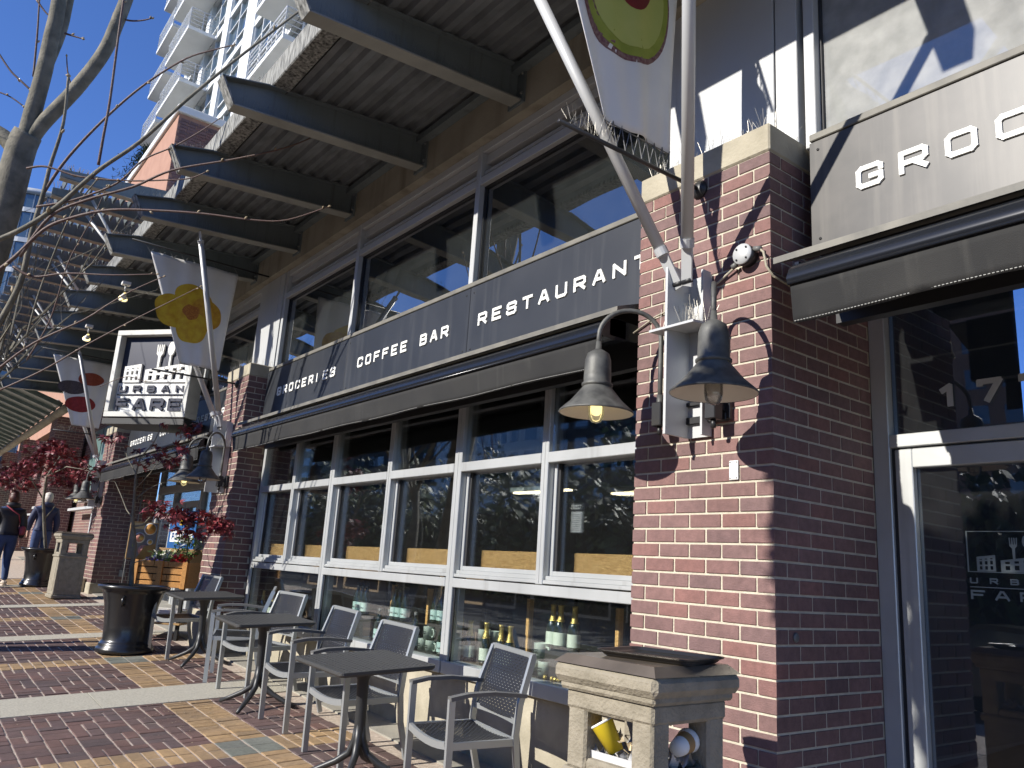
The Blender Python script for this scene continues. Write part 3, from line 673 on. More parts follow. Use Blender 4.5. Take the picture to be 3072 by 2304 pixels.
# ---- entrance right (bay 0)
def entrance0():
    r = empty('glass_entrance', (-.5, -.85, gz(-.5,-.85)), 'grey aluminium glass entrance with 1777 on its transom, right of the nearest pier', 'door')
    y0, y1 = -.95, -.85
    def b(a, c, nm='frame'):
        mb = MB(); mb.bbox(a, c, .004); mb.build(nm, M['alu'], r)
    b((-.085, y0, -1.5), (-.0, y1, 1.36), 'jamb'); b((-2.6, y0, -1.5), (-2.5, y1, 1.36), 'jamb')
    b((-2.5, y0, .533), (-.085, y1, .598), 'transom')
    b((-2.5, y0, 1.30), (-.085, y1, 1.36), 'head')
    g = MB(); g.box((-2.5, -.91, .598), (-.085, -.904, 1.30)); g.build('transom_pane', M['glassdoor'], r)
    for xa, xb in ((-1.29, -.105), (-2.48, -1.31)):
        d = empty('door_leaf', (0,0,0), None, None); d.parent = r; d.location = Vector((0,0,0)) - r.location
        del_ = d
        mb = MB(); mb.bbox((xb-.085, y0+.01, -1.48), (xb, y1-.01, .523), .004); mb.bbox((xa, y0+.01, -1.48), (xa+.085, y1-.01, .523), .004)
        mb.bbox((xa+.085, y0+.01, .43), (xb-.085, y1-.01, .523), .004); mb.bbox((xa+.085, y0+.01, -1.48), (xb-.085, y1-.01, -1.25), .004); mb.build('door_frame', M['alu'], r)
        g = MB(); g.box((xa+.085, -.905, -1.25), (xb-.085, -.899, .43)); g.build('door_pane', M['glassdoor'], r)
        bpy.data.objects.remove(del_)
    ga = MB(); ga.box((-.104, y0+.02, -1.5), (-.087, y1-.02, .53)); ga.build('gasket', M['alud'], r)
    text(r, '1777', -.315, .178, .715, .11, .115, .026, -.9, M['clad'], 'number')
    # frosted logo on the door pane
    ex = Vector((-1,0,0)); ez = Vector((0,0,1)); lg = MB(); y = -.895
    def bx(x0, z0, x1, z1): lg.box((x0, y, z0), (x1, y+.002, z1))
    bx(-.405, -.055, -.399, .128); bx(-.405, .124, -.80, .128); bx(-.405, -.055, -.80, -.051); bx(-.80, -.055, -.796, .128)
    for c in range(2):
        for rr in range(3): pass
    logo(lg, Vector((-.44, y+.001, -.05)), ex, ez, .30, .165, .002)
    for i, ch in enumerate('URBAN'): glyph(lg, ch, Vector((-.405 - i*.083, y, -.105)), ex, ez, .034, .026, .006, .002)
    bx(-.405, -.122, -.80, -.118)
    for i, ch in enumerate('FARE'): glyph(lg, ch, Vector((-.405 - i*.10, y, -.175)), ex, ez, .06, .042, .009, .002)
    lg.build('frosted_logo', mat('frosted_film', (.20,.24,.24), .7), r)
def logo(mb, o, ex, ey, w, h, d, holes=None):
    """skyline with fork, spoon and knife; o lower-left; dark window openings returned as separate builder"""
    def P(x, y): return o + ex * (x*w) + ey * (y*h)
    en = ex.cross(ey)
    def poly(pts):
        n = len(pts); vs = [P(*p) for p in pts] + [P(*p) + en*d for p in pts]
        mb.add(vs, [tuple(range(n))[::-1], tuple(range(n, 2*n))] + [(i, (i+1)%n, n+(i+1)%n, n+i) for i in range(n)])
    def wall(x0, x1, y0, yl, yr, cols, rows, arch=False):
        # lattice wall: columns of piers and bands leave window openings
        cw = (x1-x0)/(cols*2+1)
        for c in range(cols+1):
            xa = x0 + c*2*cw; t0 = yl + (yr-yl)*(xa-x0)/(x1-x0); t1 = yl + (yr-yl)*(xa+cw-x0)/(x1-x0)
            poly([(xa, y0), (xa+cw, y0), (xa+cw, t1), (xa, t0)])
        for c in range(cols):
            xa = x0 + (c*2+1)*cw; t0 = yl + (yr-yl)*(xa-x0)/(x1-x0); t1 = yl + (yr-yl)*(xa+cw-x0)/(x1-x0); H = (t0 - y0)
            rh = H/(rows*2+.6)
            for rr in range(rows):
                ya = y0 + H*(rr)/rows; poly([(xa, ya), (xa+cw, ya), (xa+cw, ya+rh*.75), (xa, ya+rh*.75)])
            poly([(xa, t0-H*.17), (xa+cw, t0-H*.17), (xa+cw, t1), (xa, t0)])
    wall(.0, .26, .0, .38, .44, 3, 3); wall(.33, 1.0, .0, .30, .46, 5, 2)
    poly([(.50,.33),(.53,.34),(.535,.62),(.565,.68),(.57,.9),(.555,.9),(.55,.72),(.54,.72),(.538,.9),(.525,.9),(.523,.72),(.512,.72),(.508,.9),(.493,.9),(.49,.72),(.48,.72),(.475,.9),(.46,.9),(.465,.68),(.495,.62)])
    sp = [(.685+.052*math.cos(t), .80+.17*math.sin(t)) for t in [PI*2*i/14 for i in range(14)]]
    poly(sp); poly([(.672,.37),(.70,.38),(.698,.65),(.674,.65)])
    poly([(.85,.42),(.875,.42),(.875,.6),(.90,.62),(.905,.97),(.87,.95),(.852,.85),(.845,.6)])
entrance0()
# ---- entrance bay 2 (simplified)
def entrance2():
    r = empty('far_entrance', (11.5, -.85, gz(11.5,-.85)), 'recessed entrance with sunlit lintel between the second and third piers', 'door')
    def b(a, c, nm='frame', mt_='alu'):
        mb = MB(); mb.bbox(a, c, .006); mb.build(nm, M[mt_], r)
    for x in (13.7, 12.62, 11.1, 9.6, 8.0): b((x-.05, -.95, -1.3), (x+.05, -.85, 1.36), 'mullion')
    b((8.05, -.95, .80), (13.65, -.83, .93), 'lintel'); b((8.05,-.95,1.28), (13.65,-.85,1.36), 'head')
    for a, c in ((8.05, 9.55), (9.65, 11.05), (11.15, 12.57), (12.67, 13.65)):
        g = MB(); g.box((a, -.91, -1.2), (c, -.904, .80)); g.build('pane', M['glass'], r); g = MB(); g.box((a, -.91, .93), (c, -.904, 1.28)); g.build('pane', M['glass'], r)
    for xa, xb in ((11.15, 11.83), (11.87, 12.57)):
        b((xa, -.94, -1.2), (xa+.09, -.84, .62), 'door_stile'); b((xb-.09, -.94, -1.2), (xb, -.84, .62), 'door_stile'); b((xa+.09, -.94, .52), (xb-.09, -.84, .62), 'door_rail')
entrance2()
INT2 = shell(7.87, 13.84, -4.0, -1.25, 3.2, 'dark interior behind the far entrance')
# bay 3.. : recessed shade wall with green glazing under glass canopy
def bay3():
    r = empty('far_shopfront', (25, -.8, gz(25,0)), 'far row of recessed brick wall and green glazing beyond the third pier', 'wall')
    bk = MB(); rows = int((3.0+1.0)/HB)
    mb = MB(); mb.box((14.8, -1.0, -1.3), (45, -.80, 3.2)); mb.build('mortar_wall', M['mortar'], r)
    for k in range(-16, 45, 1):
        x = 14.85 + (LB/2 if k % 2 else 0)
        while x < 34:
            bk.box((x+JT/2, -.80, k*HB+JT/2), (x+LB-JT/2, -.794, (k+1)*HB-JT/2)); x += LB
    bk.build('brickwork', M['brick'], r, kind='stuff')
    for xa in (15.6, 22.9, 29.3, 35):
        for q in range(4):
            g = MB(); g.box((xa+q*1.2, -.72, .9), (xa+q*1.2+1.1, -.70, 2.6)); g.build('green_pane', M['greenm'], r)
        f = MB(); f.box((xa-.05, -.74, .82), (xa+4.9, -.55, .9)); f.box((xa-.05, -.6, .6), (xa+4.9, -.45, .66)); f.build('soffit', M['clad'], r)
        d = MB(); d.box((xa+.3, -.78, -1.1), (xa+.45, -.6, .6)); d.box((xa+2.6, -.78, -1.1), (xa+2.7, -.6, .6)); d.build('door_post', M['clad'], r)
bay3()
# ================================================================== CANOPY (corrugated)
def canopy():
    r = empty('canopy', (6, .5, 3.3), 'corrugated steel canopy on tapered beams over the sidewalk', 'canopy')
    zo = lambda y: 3.635 - .10*(y+.2)
    # corrugated deck profile across Y
    y = -.195; prof = []; up = True
    while y < 1.08:
        if up: prof += [(y, zo(y)), (y+.018, zo(y)+.045), (y+.075, zo(y)+.045), (y+.093, zo(y))]
        y += .148
    dk = MB(); X0, X1 = -6.5, 20.9; n = len(prof)
    vs = [(X0, a, b) for a, b in prof] + [(X1, a, b) for a, b in prof]
    dk.add(vs, [(i, i+1, n+i+1, n+i) for i in range(n-1)]); dk.build('deck', M['deck'], r)
    tp = MB(); tp.add([(X0,-.195,3.70),(X1,-.195,3.70),(X1,1.2,3.565),(X0,1.2,3.565),(X0,-.195,3.72),(X1,-.195,3.72),(X1,1.2,3.585),(X0,1.2,3.585)],[(0,1,2,3),(7,6,5,4),(0,4,5,1),(1,5,6,2),(2,6,7,3),(3,7,4,0)]); tp.build('deck_top', M['deck'], r)
    fa = MB(); fa.bbox((X0, 1.10, 3.492), (X1, 1.245, 3.715), .008); fa.build('fascia', M['fascia'], r)
    an = MB(); an.box((X0, -.2, 3.56), (X1, -.12, 3.62)); an.build('wall_angle', M['beam'], r)
    bx = [-4.65, -3.25, -1.85, -.45, .95, 2.37, 3.79, 5.20, 6.58, 7.98, 9.40, 10.8, 12.2, 13.6, 15.0, 16.4, 17.8, 19.2]
    for i, x in enumerate(bx):
        w = MB(); yo = 1.52
        def prism_yz(pts, xa, xb, mb):
            k = len(pts); vs = [(xa, a, b) for a, b in pts] + [(xb, a, b) for a, b in pts]
            mb.add(vs, [tuple(range(k)), tuple(range(k, 2*k))[::-1]] + [(j, k+j, k+(j+1)%k, (j+1)%k) for j in range(k)])
        prism_yz([(-.2, 3.335), (yo, 3.205), (yo+.10, 3.39), (1.26, 3.48), (-.2, 3.626)], x-.006, x+.006, w)
        w.build('beam_web', M['beam'], r)
        f = MB(); prism_yz([(-.2, 3.325), (yo, 3.195), (yo, 3.207), (-.2, 3.337)], x-.065, x+.065, f)
        f.build('beam_flange', M['bflange'], r)
        f = MB(); prism_yz([(yo, 3.195), (yo+.115, 3.405), (yo+.10, 3.41), (yo-.012, 3.207)], x-.065, x+.065, f); f.build('beam_nose', M['fascia'], r)
        f = MB(); prism_yz([(1.26, 3.49), (yo+.11, 3.405), (yo+.11, 3.395), (1.26, 3.48)], x-.065, x+.065, f); prism_yz([(1.26, 3.488), (-.2, 3.634), (-.2, 3.624), (1.26, 3.478)], x-.06, x+.06, f); f.build('top_flange', M['beam'], r)
        p = MB(); p.box((x-.10, -.2, 3.30), (x+.10, -.185, 3.63)); p.build('end_plate', M['beam'], r)
        bl = MB()
        for zz in (3.38, 3.55):
            for s_ in (-1, 1): bl.lathe([(.012,0),(.012,.012),(.006,.016)], 6, Matrix.Translation((x+s_*.07,-.186,zz)) @ Matrix.Rotation(-PI/2,4,'X'))
        bl.build('bolt', M['steel'], r, kind='stuff')
        pts = []; yy = -.1
        while yy < 1.5:
            pts += [(x+.062*s_, yy, 3.337-.13*(yy+.2)/1.72) for s_ in (-1, 1)]; yy += .022
        sp = MB()
        for q in pts:
            sp.tube([q, (q[0]+random.uniform(-.01,.01), q[1]+random.uniform(-.02,.02), q[2]+random.uniform(.06,.11))], .0011, 3, cap=False, smooth=False)
        sp.build('bird_spikes', M['deck'], r, kind='stuff')
        sp = MB()
        for q in range(22):
            a = Vector((x+random.uniform(-.06,.06), 1.28+q*.015, 3.485-.26*q*.015)); sp.tube([a, a+Vector((random.uniform(-.03,.03), random.uniform(-.03,.03), random.uniform(.05,.09)))], .0012, 3, cap=False, smooth=False)
        sp.build('bird_spikes', M['spike'], r, kind='stuff')
canopy()
# two flood lamps under the canopy
def flood(p, lab):
    r = empty('flood_lamp', p, lab, 'lamp', 'flood lamps under the canopy')
    a = MB(); a.tube([(0,0,.16),(0,0,.07)], .012, 6); a.box((-.05,-.05,.15),(.05,.05,.19)); L(a, 'stem', M['white'], r)
    R_ = Matrix.Rotation(math.radians(-55), 4, 'Y') @ Matrix.Rotation(PI, 4, 'X')
    a = MB(); a.lathe([(.02,-.05),(.03,-.01),(.055,.05),(.06,.06)], 14, R_, cap=False); L(a, 'shade', M['white'], r)
    a = MB(); a.lathe([(.03,.0),(.052,.035),(.056,.055),(.045,.072),(.02,.08)], 14, R_); L(a, 'bulb', M['bulblit'], r)
pf = at(372, 888, 2, 3.0); flood(tuple(pf), 'lit flood lamp hanging left of the yellow poppy banner')
pf = at(262, 1010, 2, 3.0); flood(tuple(pf), 'lit flood lamp above the stone-print banner')
# ================================================================== STEEL BRACKETS, POLES, BANNERS, LAMPS on piers
def steel_bracket(xc, lab):
    r = empty('steel_bracket', (xc, 0, .55), lab, 'bracket', 'steel column brackets on the piers')
    c = MB(); c.box((xc-.085, .004, .50), (xc+.045, .016, 1.32)); c.build('back_plate', M['clad'], r)
    c = MB(); c.box((xc+.045, .004, .50), (xc+.060, .185, 1.36)); c.build('left_flange', M['clad'], r)
    c = MB(); c.box((xc-.085, .016, .50), (xc-.073, .075, 1.33)); c.build('right_flange', M['clad'], r)
    c = MB(); c.add([(xc-.13,.004,1.045),(xc+.15,.004,1.045),(xc+.15,.20,1.03),(xc-.13,.20,1.03),(xc-.13,.004,1.033),(xc+.15,.004,1.033),(xc+.15,.20,1.018),(xc-.13,.20,1.018)], [(3,2,1,0),(4,5,6,7),(0,1,5,4),(1,2,6,5),(2,3,7,6),(3,0,4,7)]); c.build('shelf_plate', M['clad'], r)
    spikes(r, [(xc-.11+random.random()*.24, .03+random.random()*.15, 1.045) for _ in range(26)], .06, .13, n=3, spread=.5)
    c = MB(); c.bbox((xc-.19, .004, .565), (xc+.19, .035, .60), .003); c.bbox((xc-.19, .004, .655), (xc+.19, .035, .675), .003); c.build('cross_bar', M['black'], r)
    return r
def lamp(xc, sgn, lab, lit):
    bx_, by_ = xc + sgn*.165, .092; zb = .58
    r = empty('gooseneck_lamp', (bx_, by_, zb), lab, 'lamp', 'gooseneck barn lamps on the piers')
    dv = Vector((sgn*.62, .785, 0)).normalized()
    b = MB(); b.bbox((-.03,-.03,-.02),(.03,.03,.10), .004); b.bbox((-.045,-.085,-.01),(.045,-.06,.11), .003); b.box((-.02,-.06,.03),(.02,-.03,.07)); L(b, 'mount_box', M['black'], r)
    b = MB(); b.lathe([(.012,-.06),(.012,-.02)], 8); L(b, 'cable_gland', M['black'], r)
    R_ = .158; pts = [Vector((0,0,.08)), Vector((0,0,.25)), Vector((0,0,.43))]
    for i in range(1, 17):
        t = PI - PI*i/16; pts.append(dv*(R_+R_*math.cos(t)) + Vector((0,0,.43+R_*.92*math.sin(t))))
    pts.append(dv*(2*R_) + Vector((0,0,.37)))
    b = MB(); b.tube(pts, .0125, 10); b.tube([pts[0]-Vector((0,0,.02)), pts[0]+Vector((0,0,.06))], .017, 10); L(b, 'gooseneck', M['lampm'], r)
    T = Matrix.Translation(dv*(2*R_) + Vector((0,0,.0)))
    prof = [(.013,.40),(.016,.36),(.030,.352),(.055,.335),(.066,.30),(.069,.22),(.069,.185),(.078,.178),(.078,.168),(.066,.16)]
    b = MB(); b.lathe(prof[::-1], 28, T); L(b, 'cap', M['lampm'], r)
    b = MB(); b.lathe([(.184,.027),(.188,.031),(.185,.037),(.13,.088),(.080,.150),(.064,.172)], 36, T, cap=False); L(b, 'shade', M['lampm'], r)
    b = MB(); b.lathe([(.060,.165),(.077,.147),(.127,.084),(.182,.034),(.184,.029)], 36, T, cap=False); L(b, 'shade_inside', M['lampin'], r)
    jar = MB(); jar.lathe([(.004,-.022),(.024,-.016),(.036,.002),(.040,.03),(.040,.15)], 20, T, cap=False); L(jar, 'glass_jar', M['bulb'], r)
    b = MB(); b.lathe([(.003,.015),(.018,.020),(.029,.038),(.029,.066),(.018,.10),(.012,.15)], 16, T); L(b, 'bulb', M['bulblit'] if lit else M['lampin'], r)
    return r
def pole(mb, a, b, r=.032):
    a = Vector(a); b = Vector(b); d = (b-a)
    mb.tube([a + d*.06, b - d*.04], r, 14)
def strut(xc, E1, E2, lab):
    r = empty('canopy_strut', (xc, .15, 1.3), lab, 'strut', 'paired tubular struts from pier to canopy')
    for E, ox in ((E1, .02), (E2, -.03)):
        a = Vector((xc+ox, .13, 1.24)); E = Vector(E); d = E - a
        mb = MB(); mb.tube([a + d*.085, E - d*.05], .0305, 16); mb.tube([a + d*.080, a + d*.098], .0345, 14, smooth=False); mb.tube([E - d*.058, E - d*.045], .0345, 14, smooth=False); mb.build('tube', M['clad'], r)
        mb = MB(); mb.beam(a, a + d*.085, .012, .06, (1, 0, 0)); mb.beam(E - d*.05, E, .012, .05, (1,0,0)); mb.build('fork_plate', M['clad'], r)
        mb = MB(); mb.tube([a + d*.01 + Vector((-.03,0,0)), a + d*.01 + Vector((.03,0,0))], .013, 8); mb.build('pin', M['black'], r)
steel_bracket(.42, 'steel bracket with bird spikes on the nearest brick pier')
steel_bracket(7.44, 'steel bracket on the second brick pier below the poppy banner')
steel_bracket(14.3, 'steel bracket on the third brick pier')
strut(.42, (.95, 1.06, 3.28), (-.45, 1.14, 3.24), 'pair of pale struts rising from the nearest pier past the avocado banner')
strut(7.44, (8.0, 1.0, 3.24), (6.58, .92, 3.24), 'pair of pale struts crossing the poppy banner')
strut(14.3, (15.0, 1.0, 3.24), (13.6, .92, 3.24), 'pair of pale struts crossing the stone-print banner')
lamp(.42, 1, 'left of the two gooseneck lamps on the nearest pier, bulb lit yellow', True)
lamp(.42, -1, 'right of the two gooseneck lamps on the nearest pier, bulb unlit', False)
lamp(7.44, 1, 'left gooseneck lamp on the second pier, behind the red maple leaves', True)
lamp(7.44, -1, 'right gooseneck lamp on the second pier, beside the awning end', False)
lamp(14.3, 1, 'left gooseneck lamp on the third pier behind the big red maple', True)
lamp(14.3, -1, 'right gooseneck lamp on the third pier', False)
def banner(xc, lab, art):
    r = empty('banner', (xc, .7, 1.9), lab, 'banner', 'vertical cloth banners')
    A0, A1, z0 = .24, .70, 1.93; B0, B1, z1 = .18, 1.21, 3.17
    n = 24; k = 30; vs = []
    def yz(u, v): return (A0 + (B0-A0)*v + u*((A1-A0) + ((B1-B0)-(A1-A0))*v), z0 + (z1-z0)*v)
    def wave(u, v): return .016*math.sin(u*9+v*1.5) * (1-.5*v) + .007*math.sin(u*23+v*4)
    for i in range(n+1):
        for j in range(k+1):
            y, z_ = yz(i/n, j/k); vs.append((xc + wave(i/n, j/k), y, z_))
    mb = MB(); mb.add(vs, [(i*(k+1)+j, (i+1)*(k+1)+j, (i+1)*(k+1)+j+1, i*(k+1)+j+1) for i in range(n) for j in range(k)], smooth=True)
    o = mb.build('cloth', M['banner'], r); md = o.modifiers.new('t', 'SOLIDIFY'); md.thickness = .002
    def inlay(pts, mt_, nm, off):
        # polygon in (y,z) laid on the cloth as a fine grid strip fan
        c = (sum(p[0] for p in pts)/len(pts), sum(p[1] for p in pts)/len(pts)); vs = []; fs = []; R_ = 7
        def onb(y, z_):
            v = (z_-z0)/(z1-z0); ya = A0+(B0-A0)*v; w_ = (A1-A0)+((B1-B0)-(A1-A0))*v; u = (y-ya)/w_; return xc + wave(u, v) - off
        m_ = len(pts); vs.append((onb(*c), c[0], c[1]))
        for q in range(1, R_+1):
            for p in pts:
                y = c[0]+(p[0]-c[0])*q/R_; z_ = c[1]+(p[1]-c[1])*q/R_; vs.append((onb(y, z_), y, z_))
        for i in range(m_): fs.append((0, 1+i, 1+(i+1)%m_))
        for q in range(R_-1):
            for i in range(m_): fs.append((1+q*m_+i, 1+(q+1)*m_+i, 1+(q+1)*m_+(i+1)%m_, 1+q*m_+(i+1)%m_))
        a_ = MB(); a_.add(vs, fs, smooth=True); a_.build(nm, mt_, r)
    art(inlay)
    # arms
    a = MB(); a.tube([(xc, 0, 1.815), (xc, .98, 1.80)], .011, 8); a.tube([(xc, -.2, 3.25), (xc, 1.42, 3.25)], .011, 8)
    a.lathe([(.05,0),(.05,.01),(.02,.03)], 12, Matrix.Translation((xc,.0,1.815)) @ Matrix.Rotation(-PI/2,4,'X')); a.build('arm', M['black'], r)
    lc = MB(); nn = 8
    for (y0, y1, zc, za) in ((A0, A1, z0, 1.82), (B0, B1, z1, 3.245)):
        pp = []
        for i in range(nn+1):
            y = y0+(y1-y0)*i/nn; pp.append((xc, y, zc + (.012 if zc < 2.5 else -.012))); pp.append((xc, y+(y1-y0)/nn*.5, za))
        lc.tube(pp, .0035, 5, smooth=False)
        if zc < 2.5: lc.tube([(xc, y0, zc-.005), (xc, y1, zc-.005)], .003, 5)
    lc.build('lacing', M['chaira'], r, kind='stuff')
    spikes(r, [(xc, .62 + i*.018, 1.825) for i in range(18)], .04, .10, n=2, spread=.5, r=.0005)
    return r
def blob(cy, cz, ry, rz_, n=26, amp=.05, rot=0, seed=1):
    rr = random.Random(seed); ph = [rr.uniform(0, 6) for _ in range(4)]; out = []
    for i in range(n):
        t = 2*PI*i/n; k = 1 + amp*(math.sin(2*t+ph[0]) + .7*math.sin(3*t+ph[1]) + .5*math.sin(5*t+ph[2]))
        a, b = ry*k*math.cos(t), rz_*k*math.sin(t); out.append((cy + a*math.cos(rot)-b*math.sin(rot), cz + a*math.sin(rot)+b*math.cos(rot)))
    return out
mk = lambda n, c, v=None, s=20: mat(n, c, .8, var=v, scale=s)
AV = (mk('avocado_skin', (.14,.05,.06), (.25,.16,.13), 60), mk('avocado_green', (.22,.26,.03), (.30,.33,.05), 12), mk('avocado_flesh', (.44,.45,.12), (.38,.42,.10), 5), mk('avocado_pit', (.20,.02,.015), (.12,.015,.012), 8))
def art_avo(f):
    f(blob(.57, 2.68, .30, .40, 44, .025, .25, 3), AV[0], 'print_skin', .0035); f(blob(.56, 2.69, .278, .375, 36, .025, .25, 3), AV[1], 'print_rim', .005)
    f(blob(.555, 2.70, .24, .33, 30, .025, .25, 3), AV[2], 'print_flesh', .0065); f(blob(.53, 2.80, .125, .19, 26, .02, .1, 5), AV[3], 'print_pit', .008)
PO = (mk('poppy_petal', (.66,.45,.03), (.55,.30,.02), 14), mk('poppy_petal_dark', (.62,.36,.03), (.48,.22,.02), 20), mk('poppy_heart', (.50,.20,.03), (.30,.09,.02), 60))
def art_pop(f):
    f(blob(.86, 2.53, .22, .19, 60, .045, .1, 2), PO[0], 'print_petal', .0035); f(blob(.66, 2.71, .21, .19, 60, .045, .3, 8), PO[0], 'print_petal', .0045)
    f(blob(.50, 2.56, .20, .19, 60, .05, .2, 6), PO[1], 'print_petal', .0055); f(blob(.62, 2.37, .17, .19, 60, .05, .1, 9), PO[0], 'print_petal', .0065)
    f(blob(.66, 2.56, .085, .10, 22, .12, .1, 4), PO[2], 'print_heart', .008)
ST = (mk('stone_dark', (.06,.045,.05), (.10,.08,.08), 30), mk('stone_red', (.30,.03,.03), (.22,.02,.02), 20), mk('stone_orange', (.36,.08,.04), (.28,.06,.03), 30))
def art_st(f):
    f(blob(.80, 2.62, .25, .125, 28, .02, -.05, 2), ST[0], 'print_stone', .0035); f(blob(.52, 2.82, .22, .12, 28, .02, -.05, 5), ST[2], 'print_stone', .0045); f(blob(.62, 2.33, .25, .15, 28, .02, -.05, 7), ST[1], 'print_stone', .0055)
banner(.42, 'banner with a halved avocado on the nearest pier', art_avo)
banner(7.44, 'banner with a yellow poppy on the second pier', art_pop)
banner(14.3, 'banner with red and dark stones on the third pier', art_st)
# junction box etc on nearest pier
def junction():
    c = at(2248, 772, 1, .0); r = empty('junction_box', (c.x, 0, c.z), 'round grey junction box with conduits on the nearest pier', 'junction box')
    R_ = Matrix.Rotation(-PI/2, 4, 'X')
    b = MB(); b.lathe([(.052,0),(.052,.055)], 24, R_); L(b, 'body', M['black'], r)
    b = MB(); b.lathe([(.052,.055),(.050,.062),(.0,.063)], 24, R_, cap=False); L(b, 'cover', M['clad'], r)
    for q in range(4):
        t = PI/4+q*PI/2; b = MB(); b.lathe([(.005,.0),(.005,.067)], 6, Matrix.Translation((.038*math.cos(t),0,.038*math.sin(t))) @ R_); L(b, 'screw', M['black'], r)
    b = MB(); b.tube([(-.05,.03,.02),(-.085,.03,.01)], .014, 8); b.tube([(.05,.03,-.03),(.075,.03,-.04)], .014, 8); L(b, 'gland', M['chaira'], r)
    b = MB(); b.tube([(.07,.02,-.04),(.20,.012,-.10),(.28,.01,-.13)], .006, 6); b.tube([(-.08,.03,.01),(-.10,.03,-.01),(-.108,.02,-.08),(-.13,.0,-.13),(-.155,-.12,-.16)], .006, 6); L(b, 'cable', M['conc'], r)
    b = MB(); b.tube([(.46, .008, 1.36-c.z-.16),(.6-c.x+.1,.01,1.30-c.z-.12),(.86-c.x,.01,1.28-c.z-.16)], .005, 6); L(b, 'cable', M['conc'], r)
junction()
c = at(2203, 1411, 1, 0); r_ = empty('blank_plate', (c.x, 0, c.z), 'white blank cover plate screwed to the nearest pier', 'plate')
b = MB(); b.bbox((-.025,.001,-.045),(.025,.008,.045), .003); L(b, 'cover', M['white'], r_)
for q in ((-.017,.036),(.017,.036),(-.017,-.036),(.017,-.036)):
    b = MB(); b.lathe([(.003,0),(.003,.002)], 6, Matrix.Translation((q[0],.008,q[1])) @ Matrix.Rotation(-PI/2,4,'X')); L(b, 'screw', M['black'], r_)
c = at(2386, 1913, 0, 0); b = MB(); b.lathe([(.012,0),(.020,.001),(.020,.005),(.012,.008)], 14, Matrix.Translation((-.001, c.y, c.z)) @ Matrix.Rotation(-PI/2,4,'Y'))
b.build('wall_vent', M['chaira'], label='small round vent in the shaded side of the nearest pier', cat='vent')
# ================================================================== URBAN FARE SIGN
def urban():
    ex = Vector((-.8, -.6, 0)).normalized(); O = Vector((10.07, .94, 1.56)); Wd, Hh, D = 1.33, 1.25, .26   # O lower-left as read
    en = ex.cross(Vector((0,0,1)))  # face normal, towards the street
    rz = math.atan2(ex.y, ex.x); r = empty('projecting_sign', O, 'white framed projecting sign reading URBAN FARE with a cutlery skyline', 'sign')
    Mx = Matrix.Translation(O) @ Matrix(((ex.x, 0, en.x, 0), (ex.y, 0, en.y, 0), (0, 1, 0, 0), (0, 0, 0, 1)))   # local x along, y up, z out
    def bl(a, c, nm, mt_, ch=.006):
        mb = MB(); mb.bbox(a, c, ch, Mx); return mb.build(nm, M[mt_], r)
    f = .075
    bl((0,0,-D), (Wd, f, 0), 'frame_bottom', 'whites'); bl((0,Hh-f,-D), (Wd, Hh, 0), 'frame_top', 'whites'); bl((0,f,-D), (f,Hh-f,0), 'frame_side', 'whites'); bl((Wd-f,f,-D), (Wd,Hh-f,0), 'frame_side', 'whites')
    bl((f,f,-D), (Wd-f, .50, -.09), 'white_face', 'white'); bl((f,.50,-D), (Wd-f, Hh-f, -.10), 'navy_face', 'navy')
    ey = Vector((0,0,1)); o = O + ex*(f+.09) + ey*.505 + en*(-.099)
    mb = MB(); logo(mb, o, ex, ey, Wd-2*f-.12, Hh-f-.57, .03); mb.build('skyline_relief', M['white'], r)
    for i, ch in enumerate('URBAN'):
        mb = MB(); glyph(mb, ch, O + ex*(f+.05+i*.235) + ey*.365 + en*(-.089), ex, ey, .13, .095, .026, .022); mb.build('letter', M['navy'], r)
    mb = MB(); mb.bbox((f+.03,.325,-.088), (Wd-f,.338,-.07), .001, Mx); mb.build('rule', M['navy'], r)
    for i, ch in enumerate('FARE'):
        mb = MB(); glyph(mb, ch, O + ex*(f+.04+i*.29) + ey*.10 + en*(-.089), ex, ey, .215, .175, .042, .03); mb.build('letter', M['navy'], r)
    for q in range(5):
        p = O + ey*(.12+q*.25) - ex*.0 - en*(D/2); mb = MB(); mb.lathe([(.025,0),(.02,.02)], 8, Matrix.Translation(p) @ Matrix.Rotation(rz, 4, 'Z') @ Matrix.Rotation(-PI/2, 4, 'Y')); mb.lathe([(.012,.02),(.032,.045),(.03,.07),(.012,.085)], 10, Matrix.Translation(p) @ Matrix.Rotation(rz,4,'Z') @ Matrix.Rotation(-PI/2,4,'Y')); mb.build('bulb', M['lampin'], r)
    sb = MB(); q = [O - en*.0, O + ex*Wd, O + ex*Wd - en*.9, O - en*.5 - ex*0]; sb.add([p - ey*.02 for p in q] + [p - ey*.10 for p in q], [(0,1,2,3),(7,6,5,4),(0,4,5,1),(1,5,6,2),(2,6,7,3),(3,7,4,0)]); sb.build('support_plate', M['black'], r)
    sb = MB(); sb.beam(O + ex*Wd*.8 - en*.2 + ey*.5, Vector((9.4,-.3,2.0)), .06, .1); sb.build('wall_arm', M['black'], r)
urban()
